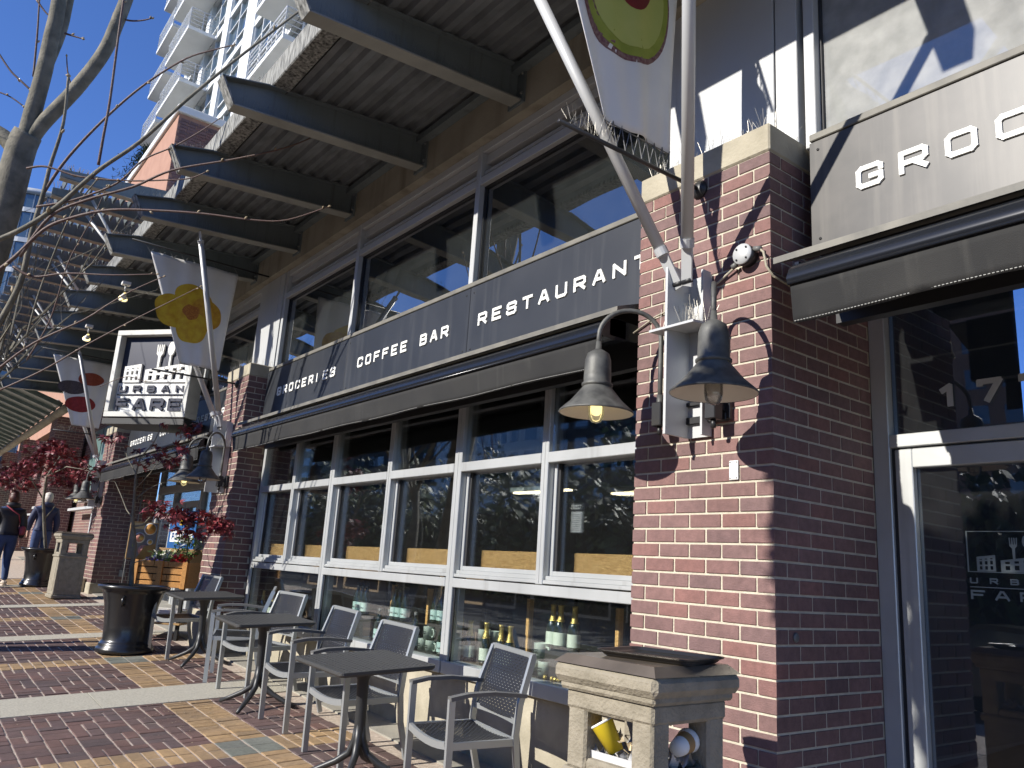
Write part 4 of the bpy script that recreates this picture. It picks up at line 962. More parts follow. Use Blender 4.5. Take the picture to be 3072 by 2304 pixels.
# ================================================================== DISPLAY: bottles, mugs
SH = MB(); SH.box((.84, -.8, -.84), (6.98, -.41, -.832)); SH.build('display_ledge', M['innerf'], label='low ledge behind the bottom panes with the bottle display', cat='ledge')
SB = MB()
SBR = empty('display_partition', (3.9, -.85, -.83), 'dark plywood back panels with pale wood edges behind the bottle display', 'partition')
for a, b in ((.9, 1.68), (1.72, 2.2), (2.24, 3.3), (3.34, 4.0), (4.04, 4.9), (4.94, 6.9)):
    mb = MB(); mb.box((a, -.93, -.83), (b, -.90, -.22)); mb.build('panel', M['brownply'] if a not in (1.72, 2.24, 4.04) else M['van'], SBR)
for x in (1.50, 2.36, 3.66, 4.25, 5.6):
    mb = MB(); mb.box((x-.014, -.62, -.83), (x+.014, -.58, -.36)); mb.build('edge_strip', M['pine'], SBR)
PROF_CH = [(.0,0),(.040,.002),(.043,.02),(.043,.13),(.036,.165),(.020,.20),(.0155,.235),(.0155,.275),(.018,.278),(.018,.285),(.0,.287)]
PROF_WT = [(.0,0),(.036,.002),(.039,.015),(.039,.12),(.030,.17),(.016,.215),(.0125,.25),(.014,.252),(.014,.27),(.0,.271)]
def make_bottle(kind):
    nm = {'ch':'champagne_bottle','wt':'water_bottle','cl':'clear_bottle'}[kind]
    r = bpy.data.objects.new(nm, None); r.empty_display_size = .05
    P = PROF_CH if kind == 'ch' else PROF_WT; parts = []
    def part(nm2, prof, mt_, n=18):
        mb = MB(); mb.lathe(prof, n, cap=False); o = bpy.data.objects.new(nm2, mb.mesh(nm2, M[mt_])); o.parent = r; parts.append(o)
    part('glass', P, 'bottle' if kind == 'ch' else ('bottle' if kind == 'wt' else 'bottlec'))
    if kind == 'ch':
        part('foil', [(.0295,.182),(.0215,.20),(.017,.235),(.017,.272),(.0195,.276),(.0195,.288),(.0,.290)], 'gold'); part('label', [(.0436,.035),(.0436,.115)], 'lab')
    else:
        part('cap', [(.0155,.25),(.0155,.275),(.0,.276)], 'chaira'); part('label', [(.0396,.03),(.0396,.105)], 'teal')
        mb = MB()
        for i, ch in enumerate('FARE'): glyph(mb, ch, Vector((.012-i*.011,.040,.055)), Vector((-1,0,0)), Vector((0,0,1)), .008, .010, .002, .001)
        o = bpy.data.objects.new('label_print', mb.mesh('label_print', M['ink'])); o.parent = r; parts.append(o)
    return r, parts
protos = {k: make_bottle(k) for k in ('ch', 'wt', 'cl')}
def place_bottle(kind, u, v, y, z_, lab, grp, sc=1.0):
    src, parts = protos[kind]; p = at(u, v, 1, y); r = src.copy(); COL.objects.link(r); r.location = (p.x, y, z_ if z_ is not None else p.z); r.scale = (sc,)*3; r.rotation_euler = (0, 0, random.uniform(-.3,.3))
    tag(r, lab, 'bottle', grp)
    for o in parts: c = o.copy(); COL.objects.link(c); c.parent = r
    return r
def riser(x0, x1, y0, y1, zt, lab):
    mb = MB(); mb.box((x0, y0, -.832), (x1, y1, zt)); mb.build('display_box', M['inner'], label=lab, cat='box')
ZL = -.832
gch = 'champagne bottles in the window display'; gwt = 'water bottles in the window display'
for i, (u, v, lab) in enumerate([(1376,1981,'leftmost gold-foil bottle in the right bottom pane'), (1404,1988,'gold-foil bottle second from the left in the right bottom pane'), (1452,2002,'gold-foil bottle third from the left, before the two mugs'), (1497,2012,'gold-foil bottle fourth from the left, partly behind the nearest chair'), (1524,2018,'gold-foil bottle fifth from the left, right of the mugs')]):
    place_bottle('ch', u, v, -.47, ZL, lab, gch, 1.0)
for u, lab in ((1655,'left bottle of the raised trio above the big mug'), (1678,'middle bottle of the raised trio above the big mug'), (1720,'right bottle of the raised trio above the big mug')):
    place_bottle('ch', u, 1948, -.52, -.655, lab, gch, .98)
riser(1.62, 2.05, -.60, -.45, -.655, 'dark riser box under the raised trio of gold-foil bottles')
for i, u in enumerate((1721,1750,1762,1776,1808)):
    place_bottle('ch', u, 1990, -.46, ZL, ['small gold-necked bottle first of five behind the near bin','small gold-necked bottle second of five behind the near bin','small gold-necked bottle third of five behind the near bin','small gold-necked bottle fourth of five behind the near bin','small gold-necked bottle last of five, nearest the pier'][i], gch, .62)
for u, lab in ((1181,'left of the three raised teal-label bottles, middle pane'), (1196,'middle of the three raised teal-label bottles, middle pane'), (1213,'right of the three raised teal-label bottles, middle pane')):
    place_bottle('wt', u, 1862, -.52, -.64, lab, gwt, 1.0)
riser(3.62, 4.02, -.60, -.45, -.64, 'dark riser under three raised teal-label bottles, middle pane')
for u, lab in ((1068,'left bottle of the raised teal trio nearer the second pier'), (1081,'middle bottle of the raised teal trio nearer the second pier'), (1094,'right bottle of the raised teal trio nearer the second pier')):
    place_bottle('wt', u, 1842, -.52, -.64, lab, gwt, 1.0)
riser(4.35, 4.72, -.60, -.45, -.64, 'dark riser under the teal trio nearer the second pier')
for u, lab in ((1303,'left of the two raised teal bottles above the stacked mugs'), (1323,'right of the two raised teal bottles above the stacked mugs')):
    place_bottle('wt', u, 1870, -.56, -.62, lab, gwt, 1.0)
riser(3.12, 3.50, -.64, -.49, -.62, 'dark riser behind the stacked mugs')
place_bottle('wt', 1131, 1925, -.47, ZL, 'teal-label bottle standing low left of the clear bottle', gwt)
place_bottle('wt', 1322, 1966, -.46, ZL, 'teal-label bottle standing low beside the stacked mugs', gwt, .95)
place_bottle('cl', 1239, 1950, -.47, ZL, 'clear bottle behind the second nearest chair back', gwt, 1.05)
place_bottle('cl', 1061, 1907, -.47, ZL, 'clear bottle below the teal trio nearer the second pier', gwt)
place_bottle('cl', 1160, 1930, -.50, ZL, 'clear bottle between two teal-label bottles', gwt)
for i, (u, v) in enumerate([(763,1822),(785,1830),(812,1838),(838,1842),(862,1846)]):
    place_bottle('ch', u, v, -.47, ZL, ['gold-foil bottle nearest the second pier','second gold-foil bottle from the second pier','third gold-foil bottle from the second pier','fourth gold-foil bottle from the second pier','fifth gold-foil bottle from the second pier'][i], gch, .95)
def make_mug():
    r = bpy.data.objects.new('enamel_mug', None); ps = []
    mb = MB(); mb.lathe([(.0,.004),(.040,.004),(.043,.0),(.045,.095),(.046,.097),(.042,.097),(.041,.01),(.0,.009)], 20, cap=False); o = bpy.data.objects.new('cup', mb.mesh('cup', M['mug'])); o.parent = r; ps.append(o)
    mb = MB(); mb.tube([(-.043,.0,.078),(-.062,.0,.075),(-.072,.0,.05),(-.062,.0,.025),(-.043,.0,.022)], .006, 8); o = bpy.data.objects.new('handle', mb.mesh('handle', M['mug'])); o.parent = r; ps.append(o)
    mb = MB()
    for i, ch in enumerate('URBAN'): glyph(mb, ch, Vector((.023-i*.009,.0455,.056)), Vector((-1,0,0)), Vector((0,0,1)), .006, .007, .0015, .001)
    for i, ch in enumerate('FARE'): glyph(mb, ch, Vector((.023-i*.0115,.0455,.040)), Vector((-1,0,0)), Vector((0,0,1)), .009, .011, .0024, .001)
    o = bpy.data.objects.new('print', mb.mesh('print', M['ink'])); o.parent = r; ps.append(o)
    return r, ps
mug = make_mug()
def place_mug(u, v, y, z_, lab, sc=1.0, rz=0):
    p = at(u, v, 1, y); r = mug[0].copy(); COL.objects.link(r); r.location = (p.x, y, z_); r.scale = (sc,)*3; r.rotation_euler = (0,0,rz)
    tag(r, lab, 'mug', 'printed enamel mugs in the window display')
    for o in mug[1]: c = o.copy(); COL.objects.link(c); c.parent = r
place_mug(1268, 1960, -.48, ZL, 'bottom left mug of the stack of three'); place_mug(1290, 1966, -.46, ZL, 'bottom right mug of the stack of three'); place_mug(1285, 1923, -.47, ZL+.0975, 'top mug of the stack of three')
place_mug(1450, 1935, -.55, -.70, 'mug behind the third gold-foil bottle'); place_mug(1483, 1930, -.55, -.70, 'raised mug behind the fourth gold-foil bottle')
riser(2.4, 2.85, -.62, -.505, -.70, 'dark riser under the two raised mugs')
place_mug(1622, 1996, -.46, ZL+.0975*1.1, 'upper big mug with handle left of the near bin', 1.1); place_mug(1634, 2045, -.46, ZL, 'lower big mug left of the near bin', 1.1); place_mug(1604, 2040, -.52, ZL, 'mug half hidden behind the lower big mug', 1.1)
for i, (u, v) in enumerate([(1634,2052),(1655,2056),(1664,2064),(1676,2054)]):
    p = at(u, v, 1, -.43); mb = MB(); mb.lathe([(.0005,0),(.011,.003),(.016,.016),(.011,.029),(.0005,.032)], 12, cap=False); mb.build('gold_bauble', M['gold'], loc=(p.x,-.43,ZL), label=['leftmost gold bauble beside the lower big mug','second gold bauble beside the lower big mug','third gold bauble, in front','rightmost gold bauble, against the near bin'][i], cat='bauble', group='gold baubles in the window display')
# notice in the window
c = at(1727, 1600, 1, -.40); r_ = empty('window_notice', (c.x, -.40, c.z), 'small HAPPY HOUR notice stuck inside the window by the nearest pier', 'notice')
b = MB(); b.box((-.055,-.001,.0),(.055,.001,.19)); L(b, 'sheet', M['sign'], r_)
b = MB(); b.box((-.048,.0012,.006),(.048,.002,.135)); L(b, 'paper', M['clad'], r_)
b = MB()
glyph(b, '8', Vector((.045,.001,.15)), Vector((-1,0,0)), Vector((0,0,1)), .02, .03, .004, .002)
for i, ch in enumerate('HAPPY'): glyph(b, ch, Vector((.018-i*.0125,.001,.166)), Vector((-1,0,0)), Vector((0,0,1)), .009, .012, .0022, .002)
for i, ch in enumerate('HOUR'): glyph(b, ch, Vector((.018-i*.0125,.001,.15)), Vector((-1,0,0)), Vector((0,0,1)), .009, .012, .0022, .002)
L(b, 'lettering', M['letter'], r_)
b = MB()
for q in range(9): b.box((-.035+.004*(q%3),.0022,.018+q*.012),(.036-.005*(q%2),.0026,.021+q*.012))
L(b, 'printed_lines', M['chaira'], r_)
# ================================================================== TABLES AND CHAIRS
def seat_z(x, y): return gz(x, y) + .005
def make_table():
    r = bpy.data.objects.new('cafe_table', None)
    s = .315; hh = .672; ps = []
    def add(nm, mb, mt_):
        o = bpy.data.objects.new(nm, mb.mesh(nm, M[mt_])); o.parent = r; ps.append(o)
    top = MB(); nseg = 5; pts = []
    rr = .03
    for cx, cy, a0 in ((s-rr,s-rr,0),(-s+rr,s-rr,PI/2),(-s+rr,-s+rr,PI),(s-rr,-s+rr,1.5*PI)):
        for i in range(nseg): t = a0+PI/2*i/(nseg-1); pts.append((cx+rr*math.cos(t), cy+rr*math.sin(t)))
    n = len(pts)
    vs = [(x*.97,y*.97,hh-.028) for x,y in pts]+[(x,y,hh-.016) for x,y in pts]+[(x,y,hh-.002) for x,y in pts]+[(x*.99,y*.99,hh) for x,y in pts]
    top.add(vs, [tuple(range(n))[::-1], tuple(range(3*n,4*n))] + [(l*n+i, l*n+(i+1)%n, (l+1)*n+(i+1)%n, (l+1)*n+i) for l in range(3) for i in range(n)])
    add('top', top, 'table')
    dm = MB(); g = 17
    for i in range(g):
        for j in range(g):
            x = -s*.9 + 1.8*s*i/(g-1); y = -s*.9 + 1.8*s*j/(g-1); dm.box((x-.006,y-.006,hh),(x+.006,y+.006,hh+.0016))
    add('dimples', dm, 'table'); ps[-1]['kind'] = 'stuff'
    cn = MB(); cn.lathe([(.034,.20),(.033,.40),(.036,.56),(.060,.62),(.12,.645)], 16, cap=False); add('column', cn, 'tleg')
    for q in range(4):
        a = PI/4 + q*PI/2; d = Vector((math.cos(a), math.sin(a), 0)); mb = MB()
        mb.tube([d*.008+Vector((0,0,.32)), d*.022+Vector((0,0,.22)), d*.055+Vector((0,0,.145)), d*.13+Vector((0,0,.095)), d*.24+Vector((0,0,.045)), d*.32+Vector((0,0,.012))], [.024,.024,.022,.020,.017,.013], 10); add('leg', mb, 'tleg')
    return r, ps
def place(proto, name_lab, cat, grp, x, y, rz, tilt=True):
    r = proto[0].copy(); COL.objects.link(r)
    n = Vector((-GB, -GC, 1)).normalized(); q = Vector((0,0,1)).rotation_difference(n)
    r.rotation_mode = 'QUATERNION'; r.rotation_quaternion = q @ Matrix.Rotation(rz, 3, 'Z').to_quaternion()
    r.location = (x, y, gz(x, y) + .004); tag(r, name_lab, cat, grp)
    for o in proto[1]: c = o.copy(); COL.objects.link(c); c.parent = r
    return r
tbl = make_table()
tl = [place(tbl, 'dark cafe table nearest the camera, cut by the bottom edge', 'table', 'dark pedestal cafe tables', 2.47, .56, .02),
 place(tbl, 'dark cafe table in the middle of the three', 'table', 'dark pedestal cafe tables', 4.51, .41, -.03),
 place(tbl, 'dark cafe table farthest left, next to the big black pot', 'table', 'dark pedestal cafe tables', 6.55, .27, .0)]
def weave(mb, P00, P10, P01, P11, na, nb, sag=0, t=.0035, both=True):
    P00, P10, P01, P11 = map(Vector, (P00, P10, P01, P11)); nrm = (P10-P00).cross(P01-P00).normalized()
    def pt(u, v): return (P00*(1-u)+P10*u)*(1-v) + (P01*(1-u)+P11*u)*v - nrm*sag*4*u*(1-u)
    def ribbon(pts, side, w):
        vs = []; 
        for p in pts: vs += [p - side*w, p + side*w]
        mb.add(vs, [(2*i, 2*i+1, 2*i+3, 2*i+2) for i in range(len(pts)-1)])
    su = (P10-P00).normalized(); sv = (P01-P00).normalized(); wa = (P10-P00).length/na*.43; wb = (P01-P00).length/nb*.43
    for i in range(na):
        u = (i+.5)/na; ribbon([pt(u, v/nb) + nrm*t*(1 if (i+v)%2 else -1)*.6 for v in range(nb+1)], su, wa)
    for j in range(nb):
        v = (j+.5)/nb; ribbon([pt(u/8, v) - nrm*t*.2 for u in range(9)], sv, wb)
M['weave'] = mat('charcoal_woven_mesh', (.022,.023,.027), .33, .0, bump=.1)
def make_chair():
    r = bpy.data.objects.new('armchair', None); ps = []
    def add(nm, mb, mt_):
        o = bpy.data.objects.new(nm, mb.mesh(nm, M[mt_])); o.parent = r; ps.append(o)
    w = .235; sz = .40; fy = .20; by = -.20
    # faces +Y; front legs at +Y
    for s in (-1, 1):
        mb = MB(); mb.beam((s*w, fy, 0), (s*(w-.004), fy-.01, .615), .022, .036, (0,1,0)); add('front_leg', mb, 'chairf')
        mb = MB()
        pts = [(s*w, by-.075, 0), (s*w, by-.02, .22), (s*w, by-.005, .40), (s*w*.98, by-.03, .56), (s*w*.9, by-.12, .80)]
        for a, b in zip(pts[:-1], pts[1:]): mb.beam(a, (b[0], b[1], b[2]+.004), .022, .034, (0,1,0))
        add('rear_leg', mb, 'chairf')
        mb = MB(); ap = [(s*w, fy+.005, .618), (s*(w+.004), fy-.10, .632), (s*(w+.004), fy-.25, .630), (s*w, by-.06, .603)]
        for a, b in zip(ap[:-1], ap[1:]): mb.beam(a, b, .042, .020, (0,0,1))
        add('armrest', mb, 'chaira')
        mb = MB(); mb.beam((s*(w-.004), fy, sz-.015), (s*(w-.004), by, sz-.03), .018, .036); add('side_rail', mb, 'chairf')
    mb = MB(); n = 6
    for i in range(n):
        a, b = -1+2*i/n, -1+2*(i+1)/n; za = sz-.012-.022*(1-a*a); zb = sz-.012-.022*(1-b*b)
        mb.beam((a*(w-.02), fy, za), (b*(w-.02)+.002, fy, zb), .02, .036)
    add('front_rail', mb, 'chairf')
    mb = MB(); mb.beam((-(w-.02), by, sz-.03), (w-.02, by, sz-.03), .02, .036); add('rear_rail', mb, 'chairf')
    tw = w*.9
    mb = MB(); mb.beam((-tw-.008, by-.12, .80), (tw+.008, by-.12, .80), .02, .03); add('top_rail', mb, 'chairf'); mb = MB()
    for i in range(n):
        a, b = -1+2*i/n, -1+2*(i+1)/n; mb.beam((a*w*.96, by-.015-.02*(1-a*a), .47), (b*w*.96, by-.015-.02*(1-b*b), .47), .02, .03)
    add('back_frame', mb, 'chairf')
    mb = MB(); weave(mb, (-w+.02, by-.018, .475), (w-.02, by-.018, .475), (-tw+.012, by-.115, .79), (tw-.012, by-.115, .79), 26, 22, .018); add('back_weave', mb, 'weave')
    mb = MB(); weave(mb, (-w+.02, by+.01, sz-.012), (w-.02, by+.01, sz-.012), (-w+.02, fy-.01, sz-.004), (w-.02, fy-.01, sz-.004), 28, 24, .018); add('seat_weave', mb, 'weave')
    return r, ps
chp = make_chair()
G_ = 'woven armchairs by the cafe windows'
place(chp, 'nearest woven armchair, beside the near concrete bin', 'chair', G_, 1.78, .31, -.10)
place(chp, 'woven armchair behind the nearest table', 'chair', G_, 2.92, .38, .05)
place(chp, 'woven armchair between the nearest and middle tables', 'chair', G_, 3.86, .33, .0)
place(chp, 'woven armchair behind the middle table, back half shaded', 'chair', G_, 5.07, .24, .18)
place(chp, 'woven armchair turned away between middle and left tables', 'chair', G_, 5.70, .22, -.42)
place(chp, 'farthest woven armchair between the left table and the pot', 'chair', G_, 7.12, .33, .15)
# ================================================================== BINS
def bin_(x, y, rz, lab, sc):
    r = empty('concrete_bin', (x, y, gz(x, y)), lab, 'litter bin', 'precast concrete litter bins', rz); r.scale = (sc, sc, 1)
    h = .26; H = 1.07
    def bl(a, c, nm, mt_='agg', ch=.012):
        mb = MB(); mb.bbox(a, c, ch); return L(mb, nm, M[mt_], r)
    bl((-.275,-.275,0), (.275,.275,.06), 'plinth'); bl((-.255,-.255,.055), (.255,.255,.70), 'body')
    for s in (-1, 1):
        bl((-.18, s*.255-.006, .12), (.18, s*.255+.006, .62), 'recess_panel', 'agg', .004); bl((s*.255-.006, -.18, .12), (s*.255+.006, .18, .62), 'recess_panel', 'agg', .004)
    bl((-.272,-.272,.655), (.272,.272,.695), 'moulding')
    for sx in (-1, 1):
        for sy in (-1, 1): bl((sx*.255, sy*.255, .69), (sx*.135, sy*.135, .90), 'corner_post')
    for s in (-1, 1):
        bl((-.137, s*.252, .69), (.137, s*.19, .735), 'sill_block'); bl((s*.252, -.137, .69), (s*.19, .137, .735), 'sill_block')
    bl((-.262,-.262,.885), (.262,.262,.955), 'lintel_band'); bl((-.285,-.285,.95), (.285,.285,.985), 'cornice', 'agg', .01); bl((-.312,-.312,.975), (.312,.312,1.045), 'cap', 'agg', .022)
    n = [(-.31,-.31),(.31,-.31),(.31,.31),(-.31,.31)]; tp = [(-.265,-.265),(.265,-.265),(.265,.265),(-.265,.265)]
    mb = MB(); mb.add([(a,b,1.04) for a,b in n]+[(a,b,H) for a,b in tp], [(4,5,6,7),(0,1,5,4),(1,2,6,5),(2,3,7,6),(3,0,4,7)]); L(mb, 'metal_lid', M['lid'], r)
    mb = MB(); mb.box((-.19,-.19,.695),(.19,.19,.71)); L(mb, 'liner', M['black'], r)
    return r
M['lid'] = mat('worn_metal_lid', (.34,.28,.22), .25, .6, var=(.20,.165,.13), scale=5, bump=.08, bscale=6)
B1 = bin_(.006, .776, .045, 'near concrete litter bin with a black tray on top', .76)
B2 = bin_(13.2, .50, .05, 'far concrete litter bin in front of the third pier', .82)
# rubbish in the near bin
bw = parent_world(B1)
def inb(x, y, z_): return tuple(bw @ Vector((x, y, z_)))
mb = MB(); k = 18; vs = []
for i in range(k):
    for j in range(k):
        x = -.20+.40*i/(k-1); y = -.20+.40*j/(k-1); e = max(abs(x), abs(y)); vs.append((x, y, .735 + .03*math.sin(i*1.3+j*.7)*math.sin(j*1.9) + random.uniform(-.015,.015) + (.02 if e > .17 else 0)))
mb.add(vs, [(i*k+j, (i+1)*k+j, (i+1)*k+j+1, i*k+j+1) for i in range(k-1) for j in range(k-1)], smooth=True)
mb.add([(-.20,.20,.72),(.20,.20,.72),(.20,.205,.76),(-.20,.205,.76)], [(0,1,2,3)])
rb_ = mb.build('rubbish_bag', M['bag'], loc=B1.location, rz=.045, label='white plastic bag lining the near litter bin', cat='bag'); rb_.scale = (.8, .8, 1)
def cup(x, y, z_, R_, mt_, lab, band=None):
    r = empty('paper_cup', inb(x, y, z_), lab, 'cup'); r.rotation_euler = R_
    a = MB(); a.lathe([(.0,0),(.027,0),(.040,.10),(.042,.103),(.038,.103),(.026,.006),(.0,.006)], 18, cap=False); L(a, 'cup_body', M[mt_], r)
    if band: a = MB(); a.lathe([(.032,.035),(.0375,.075)], 18, cap=False); L(a, 'sleeve', M[band], r)
    else: a = MB(); a.lathe([(.041,.100),(.043,.104),(.040,.107)], 18, cap=False); L(a, 'rim', M['white'], r)
cup(.02, .17, .765, (-.25, .5, 0), 'cupy', 'yellow paper cup in the near litter bin')
cup(-.20, .02, .80, (1.45, .2, .3), 'white', 'white paper cup with brown sleeve lying in the near bin', 'ply')
pp = MB()
for q in range(40):
    c = Vector((random.uniform(-.14,.08), random.uniform(.06,.19), .765+random.uniform(0,.055))); a = [c + Vector((random.uniform(-.028,.028), random.uniform(-.02,.02), random.uniform(-.018,.018))) for _ in range(4)]; pp.add(a, [(0,1,2),(1,2,3)])
pp.v = [tuple(bw @ Vector(v)) for v in pp.v]; pp.build('crumpled_wrappers', M['paper'], label='crumpled tan and yellow wrappers beside the yellow cup', cat='litter', kind='stuff')
# tray on near bin
tr = empty('serving_tray', inb(-.05, -.04, 1.0715), 'black plastic serving tray lying on the near bin', 'tray'); tr.rotation_euler = (0, 0, math.radians(14))
def rrect(a, b, r_, n=6):
    out = []
    for cx, cy, a0 in ((a-r_,b-r_,0),(-a+r_,b-r_,PI/2),(-a+r_,-b+r_,PI),(a-r_,-b+r_,1.5*PI)):
        for i in range(n+1): t = a0+PI/2*i/n; out.append((cx+r_*math.cos(t), cy+r_*math.sin(t)))
    return out
mb = MB(); tr.scale = (.76,.76,.8); rings = [(.215,.155,.03,.0),(.225,.165,.035,.006),(.245,.185,.045,.026),(.252,.192,.048,.028),(.250,.190,.048,.022),(.222,.162,.034,.009),(.216,.156,.03,.004)]
n = len(rrect(1,1,.1)); vs = []
for a, b, c_, z_ in rings: vs += [(x, y, z_) for x, y in rrect(a, b, c_)]
fs = [tuple(range(n))[::-1]] + [(l*n+i, l*n+(i+1)%n, (l+1)*n+(i+1)%n, (l+1)*n+i) for l in range(len(rings)-1) for i in range(n)] + [tuple((len(rings)-1)*n+i for i in range(n))]
mb.add(vs, fs); L(mb, 'tray_body', mat('black_tray_plastic', (.02,.02,.021), .3, bump=.06), tr)
# ================================================================== POTS AND MAPLES
def pot(x, y, lab):
    r = empty('planter_pot', (x, y, gz(x, y)), lab, 'pot', 'black cast planter pots')
    mb = MB(); mb.lathe([(.0,0),(.285,.0),(.29,.02),(.285,.05),(.265,.065),(.268,.085),(.25,.105),(.235,.13),(.245,.30),(.275,.50),(.305,.60),(.315,.63),(.355,.648),(.368,.668),(.358,.69),(.335,.695),(.32,.68),(.31,.66)], 48, cap=False); L(mb, 'pot_body', M['potm'], r)
    for s in (-1, 1):
        mb = MB(); a = math.radians(150 if s > 0 else -30); d = Vector((math.cos(a), math.sin(a), 0)); mb.tube([d*.29+Vector((0,0,.58)), d*.33+Vector((0,0,.55)), d*.32+Vector((0,0,.49)), d*.27+Vector((0,0,.50))], .016, 8); L(mb, 'lug', M['potm'], r)
    mb = MB(); mb.lathe([(.0,.655),(.315,.65)], 32, cap=False); L(mb, 'soil', M['soil'], r)
pot(7.50, .76, 'big glossy black pot beside the left table with a thin maple in it'); pot(15.45, .60, 'farther black pot beside the far concrete bin')
def leaf_star(mb, c, s, R_):
    """five-fingered leaf: narrow lobes"""
    for k in range(5):
        a = math.radians(-72 + 36*k); l = s*(1 - .12*abs(k-2)); d = Vector((math.sin(a), math.cos(a), -.25 - .1*abs(k-2))); sd_ = Vector((math.cos(a), -math.sin(a), 0))
        p = [Vector((0,0,0)), d*l*.45 + sd_*l*.15, d*l, d*l*.45 - sd_*l*.15]
        mb.add([c + R_ @ q for q in p], [(0,1,2,3)])
def rrot(): return Matrix.Rotation(random.uniform(0, 2*PI), 3, 'Z') @ Matrix.Rotation(random.uniform(.2, 1.3), 3, 'X') @ Matrix.Rotation(random.uniform(0, 2*PI), 3, 'Z')
def maple(x, y, z0, stem, branches, leafpts, lab, ls=.05, name='maple_tree'):
    r = empty(name, (x, y, z0), lab, 'tree', 'young red maples in pots')
    mb = MB(); mb.tube(stem[0], stem[1], 8); mb.build('trunk', M['bark'], r)
    for pts, rr in branches:
        mb = MB(); mb.tube(pts, rr, 6); mb.build('branch', M['bark'], r)
    mb = MB()
    for c, rad, n in leafpts:
        for _ in range(n):
            d = Vector((random.gauss(0,1), random.gauss(0,1), random.gauss(0,.5)))*rad*.5; leaf_star(mb, Vector(c)+d, random.uniform(.6,1.25)*ls, rrot())
    o = mb.build('foliage', M['maple'], r, kind='stuff')
    return r
def A3(u, v, y): return at(u, v, 1, y)
ys = .76
stem = [Vector((7.50,.76,gz(7.5,.76)+.64))] + [dep(u, v, 10.0) for u, v in ()]
def DD(u, v, d=9.95): return dep(u, v, dd0 + d)
dd0 = 0
dpt = (Vector((7.5,.76,-.62)) - CAM).dot(fw)
D = lambda u, v, k=0: dep(u, v, dpt + k)
stem = [Vector((7.50,.76,gz(7.5,.76)+.6)), D(394,1760), D(396,1700), D(405,1640), D(398,1560), D(404,1480), D(408,1420), D(420,1375), D(460,1330), D(490,1270)]
br = [([D(404,1500), D(440,1470,.1), D(480,1450,.2), D(505,1445,.2)], [.008,.006,.004,.002]), ([D(400,1580), D(430,1575,-.1), D(470,1530,-.2), D(520,1550,-.3), D(560,1575,-.3), D(600,1570,-.3)], [.011,.010,.008,.006,.004,.002]),
  ([D(402,1560), D(380,1530,.2), D(365,1490,.3), D(345,1445,.4), D(310,1440,.4)], [.009,.007,.006,.004,.003]), ([D(408,1420), D(385,1380,.2), D(370,1340,.3)], [.006,.004,.002]), ([D(404,1470), D(450,1420,-.2), D(475,1385,-.3)], [.006,.004,.002]),
  ([D(395,1690), D(430,1680,-.1), D(455,1670,-.1)], [.007,.005,.002]), ([D(420,1375), D(470,1395), D(530,1370), D(560,1350)], [.005,.004,.003,.002])]
lp = [(D(470,1525,-.2), .16, 42), (D(520,1540,-.3), .17, 60), (D(560,1560,-.3), .15, 55), (D(600,1545,-.3), .13, 40), (D(650,1570,-.35), .16, 70), (D(670,1590,-.35), .12, 36), (D(540,1590,-.3), .10, 20), (D(600,1600,-.3), .10, 18),
  (D(470,1350), .14, 20), (D(510,1380), .15, 26), (D(440,1390), .12, 14), (D(540,1350), .10, 12), (D(560,1295), .12, 20), (D(590,1285), .08, 10), (D(400,1350), .1, 10), (D(360,1310,.2), .08, 8), (D(330,1320,.3), .08, 8), (D(490,1270), .05, 5)]
maple(7.5, .76, gz(7.5,.76)+.64, (stem, [.028,.027,.025,.022,.019,.016,.012,.009,.006,.004]), br, lp, 'thin maple with sparse red leaves in the near black pot', .075)
dpt2 = (Vector((15.45,.6,-.4)) - CAM).dot(fw); D2 = lambda u, v, k=0: dep(u, v, dpt2 + k)
stem = [D2(128,1765), D2(131,1700), D2(136,1640), D2(132,1560), D2(130,1500), D2(140,1430), D2(180,1370)]
br = [([D2(131,1500), D2(90,1430), D2(40,1400), D2(5,1400)], [.016,.012,.008,.004]), ([D2(140,1430), D2(200,1400,-.3), D2(260,1410,-.4), D2(330,1450,-.5)], [.014,.011,.008,.004]), ([D2(132,1560), D2(180,1500,.3), D2(240,1450,.3)], [.013,.009,.005])]
lp = []
for u, v, rad, n in [(15,1425,.34,120), (60,1415,.38,150), (105,1405,.36,150), (150,1345,.34,150), (195,1350,.22,60), (125,1375,.34,120), (205,1400,.40,180), (195,1445,.30,110), (250,1425,.34,140), (290,1435,.32,130), (330,1450,.24,70), (230,1480,.20,50), (85,1450,.22,50), (310,1400,.18,36), (40,1460,.20,30), (175,1330,.15,40), (265,1480,.14,24), (350,1470,.12,14)]:
    lp.append((D2(u, v, random.uniform(-.5,.5)), rad*.85, n))
maple(15.45, .6, gz(15.45,.6)+.64, (stem, [.035,.032,.03,.028,.025,.02,.012]), br, lp, 'denser red maple in the farther pot, filling the left edge', .095)
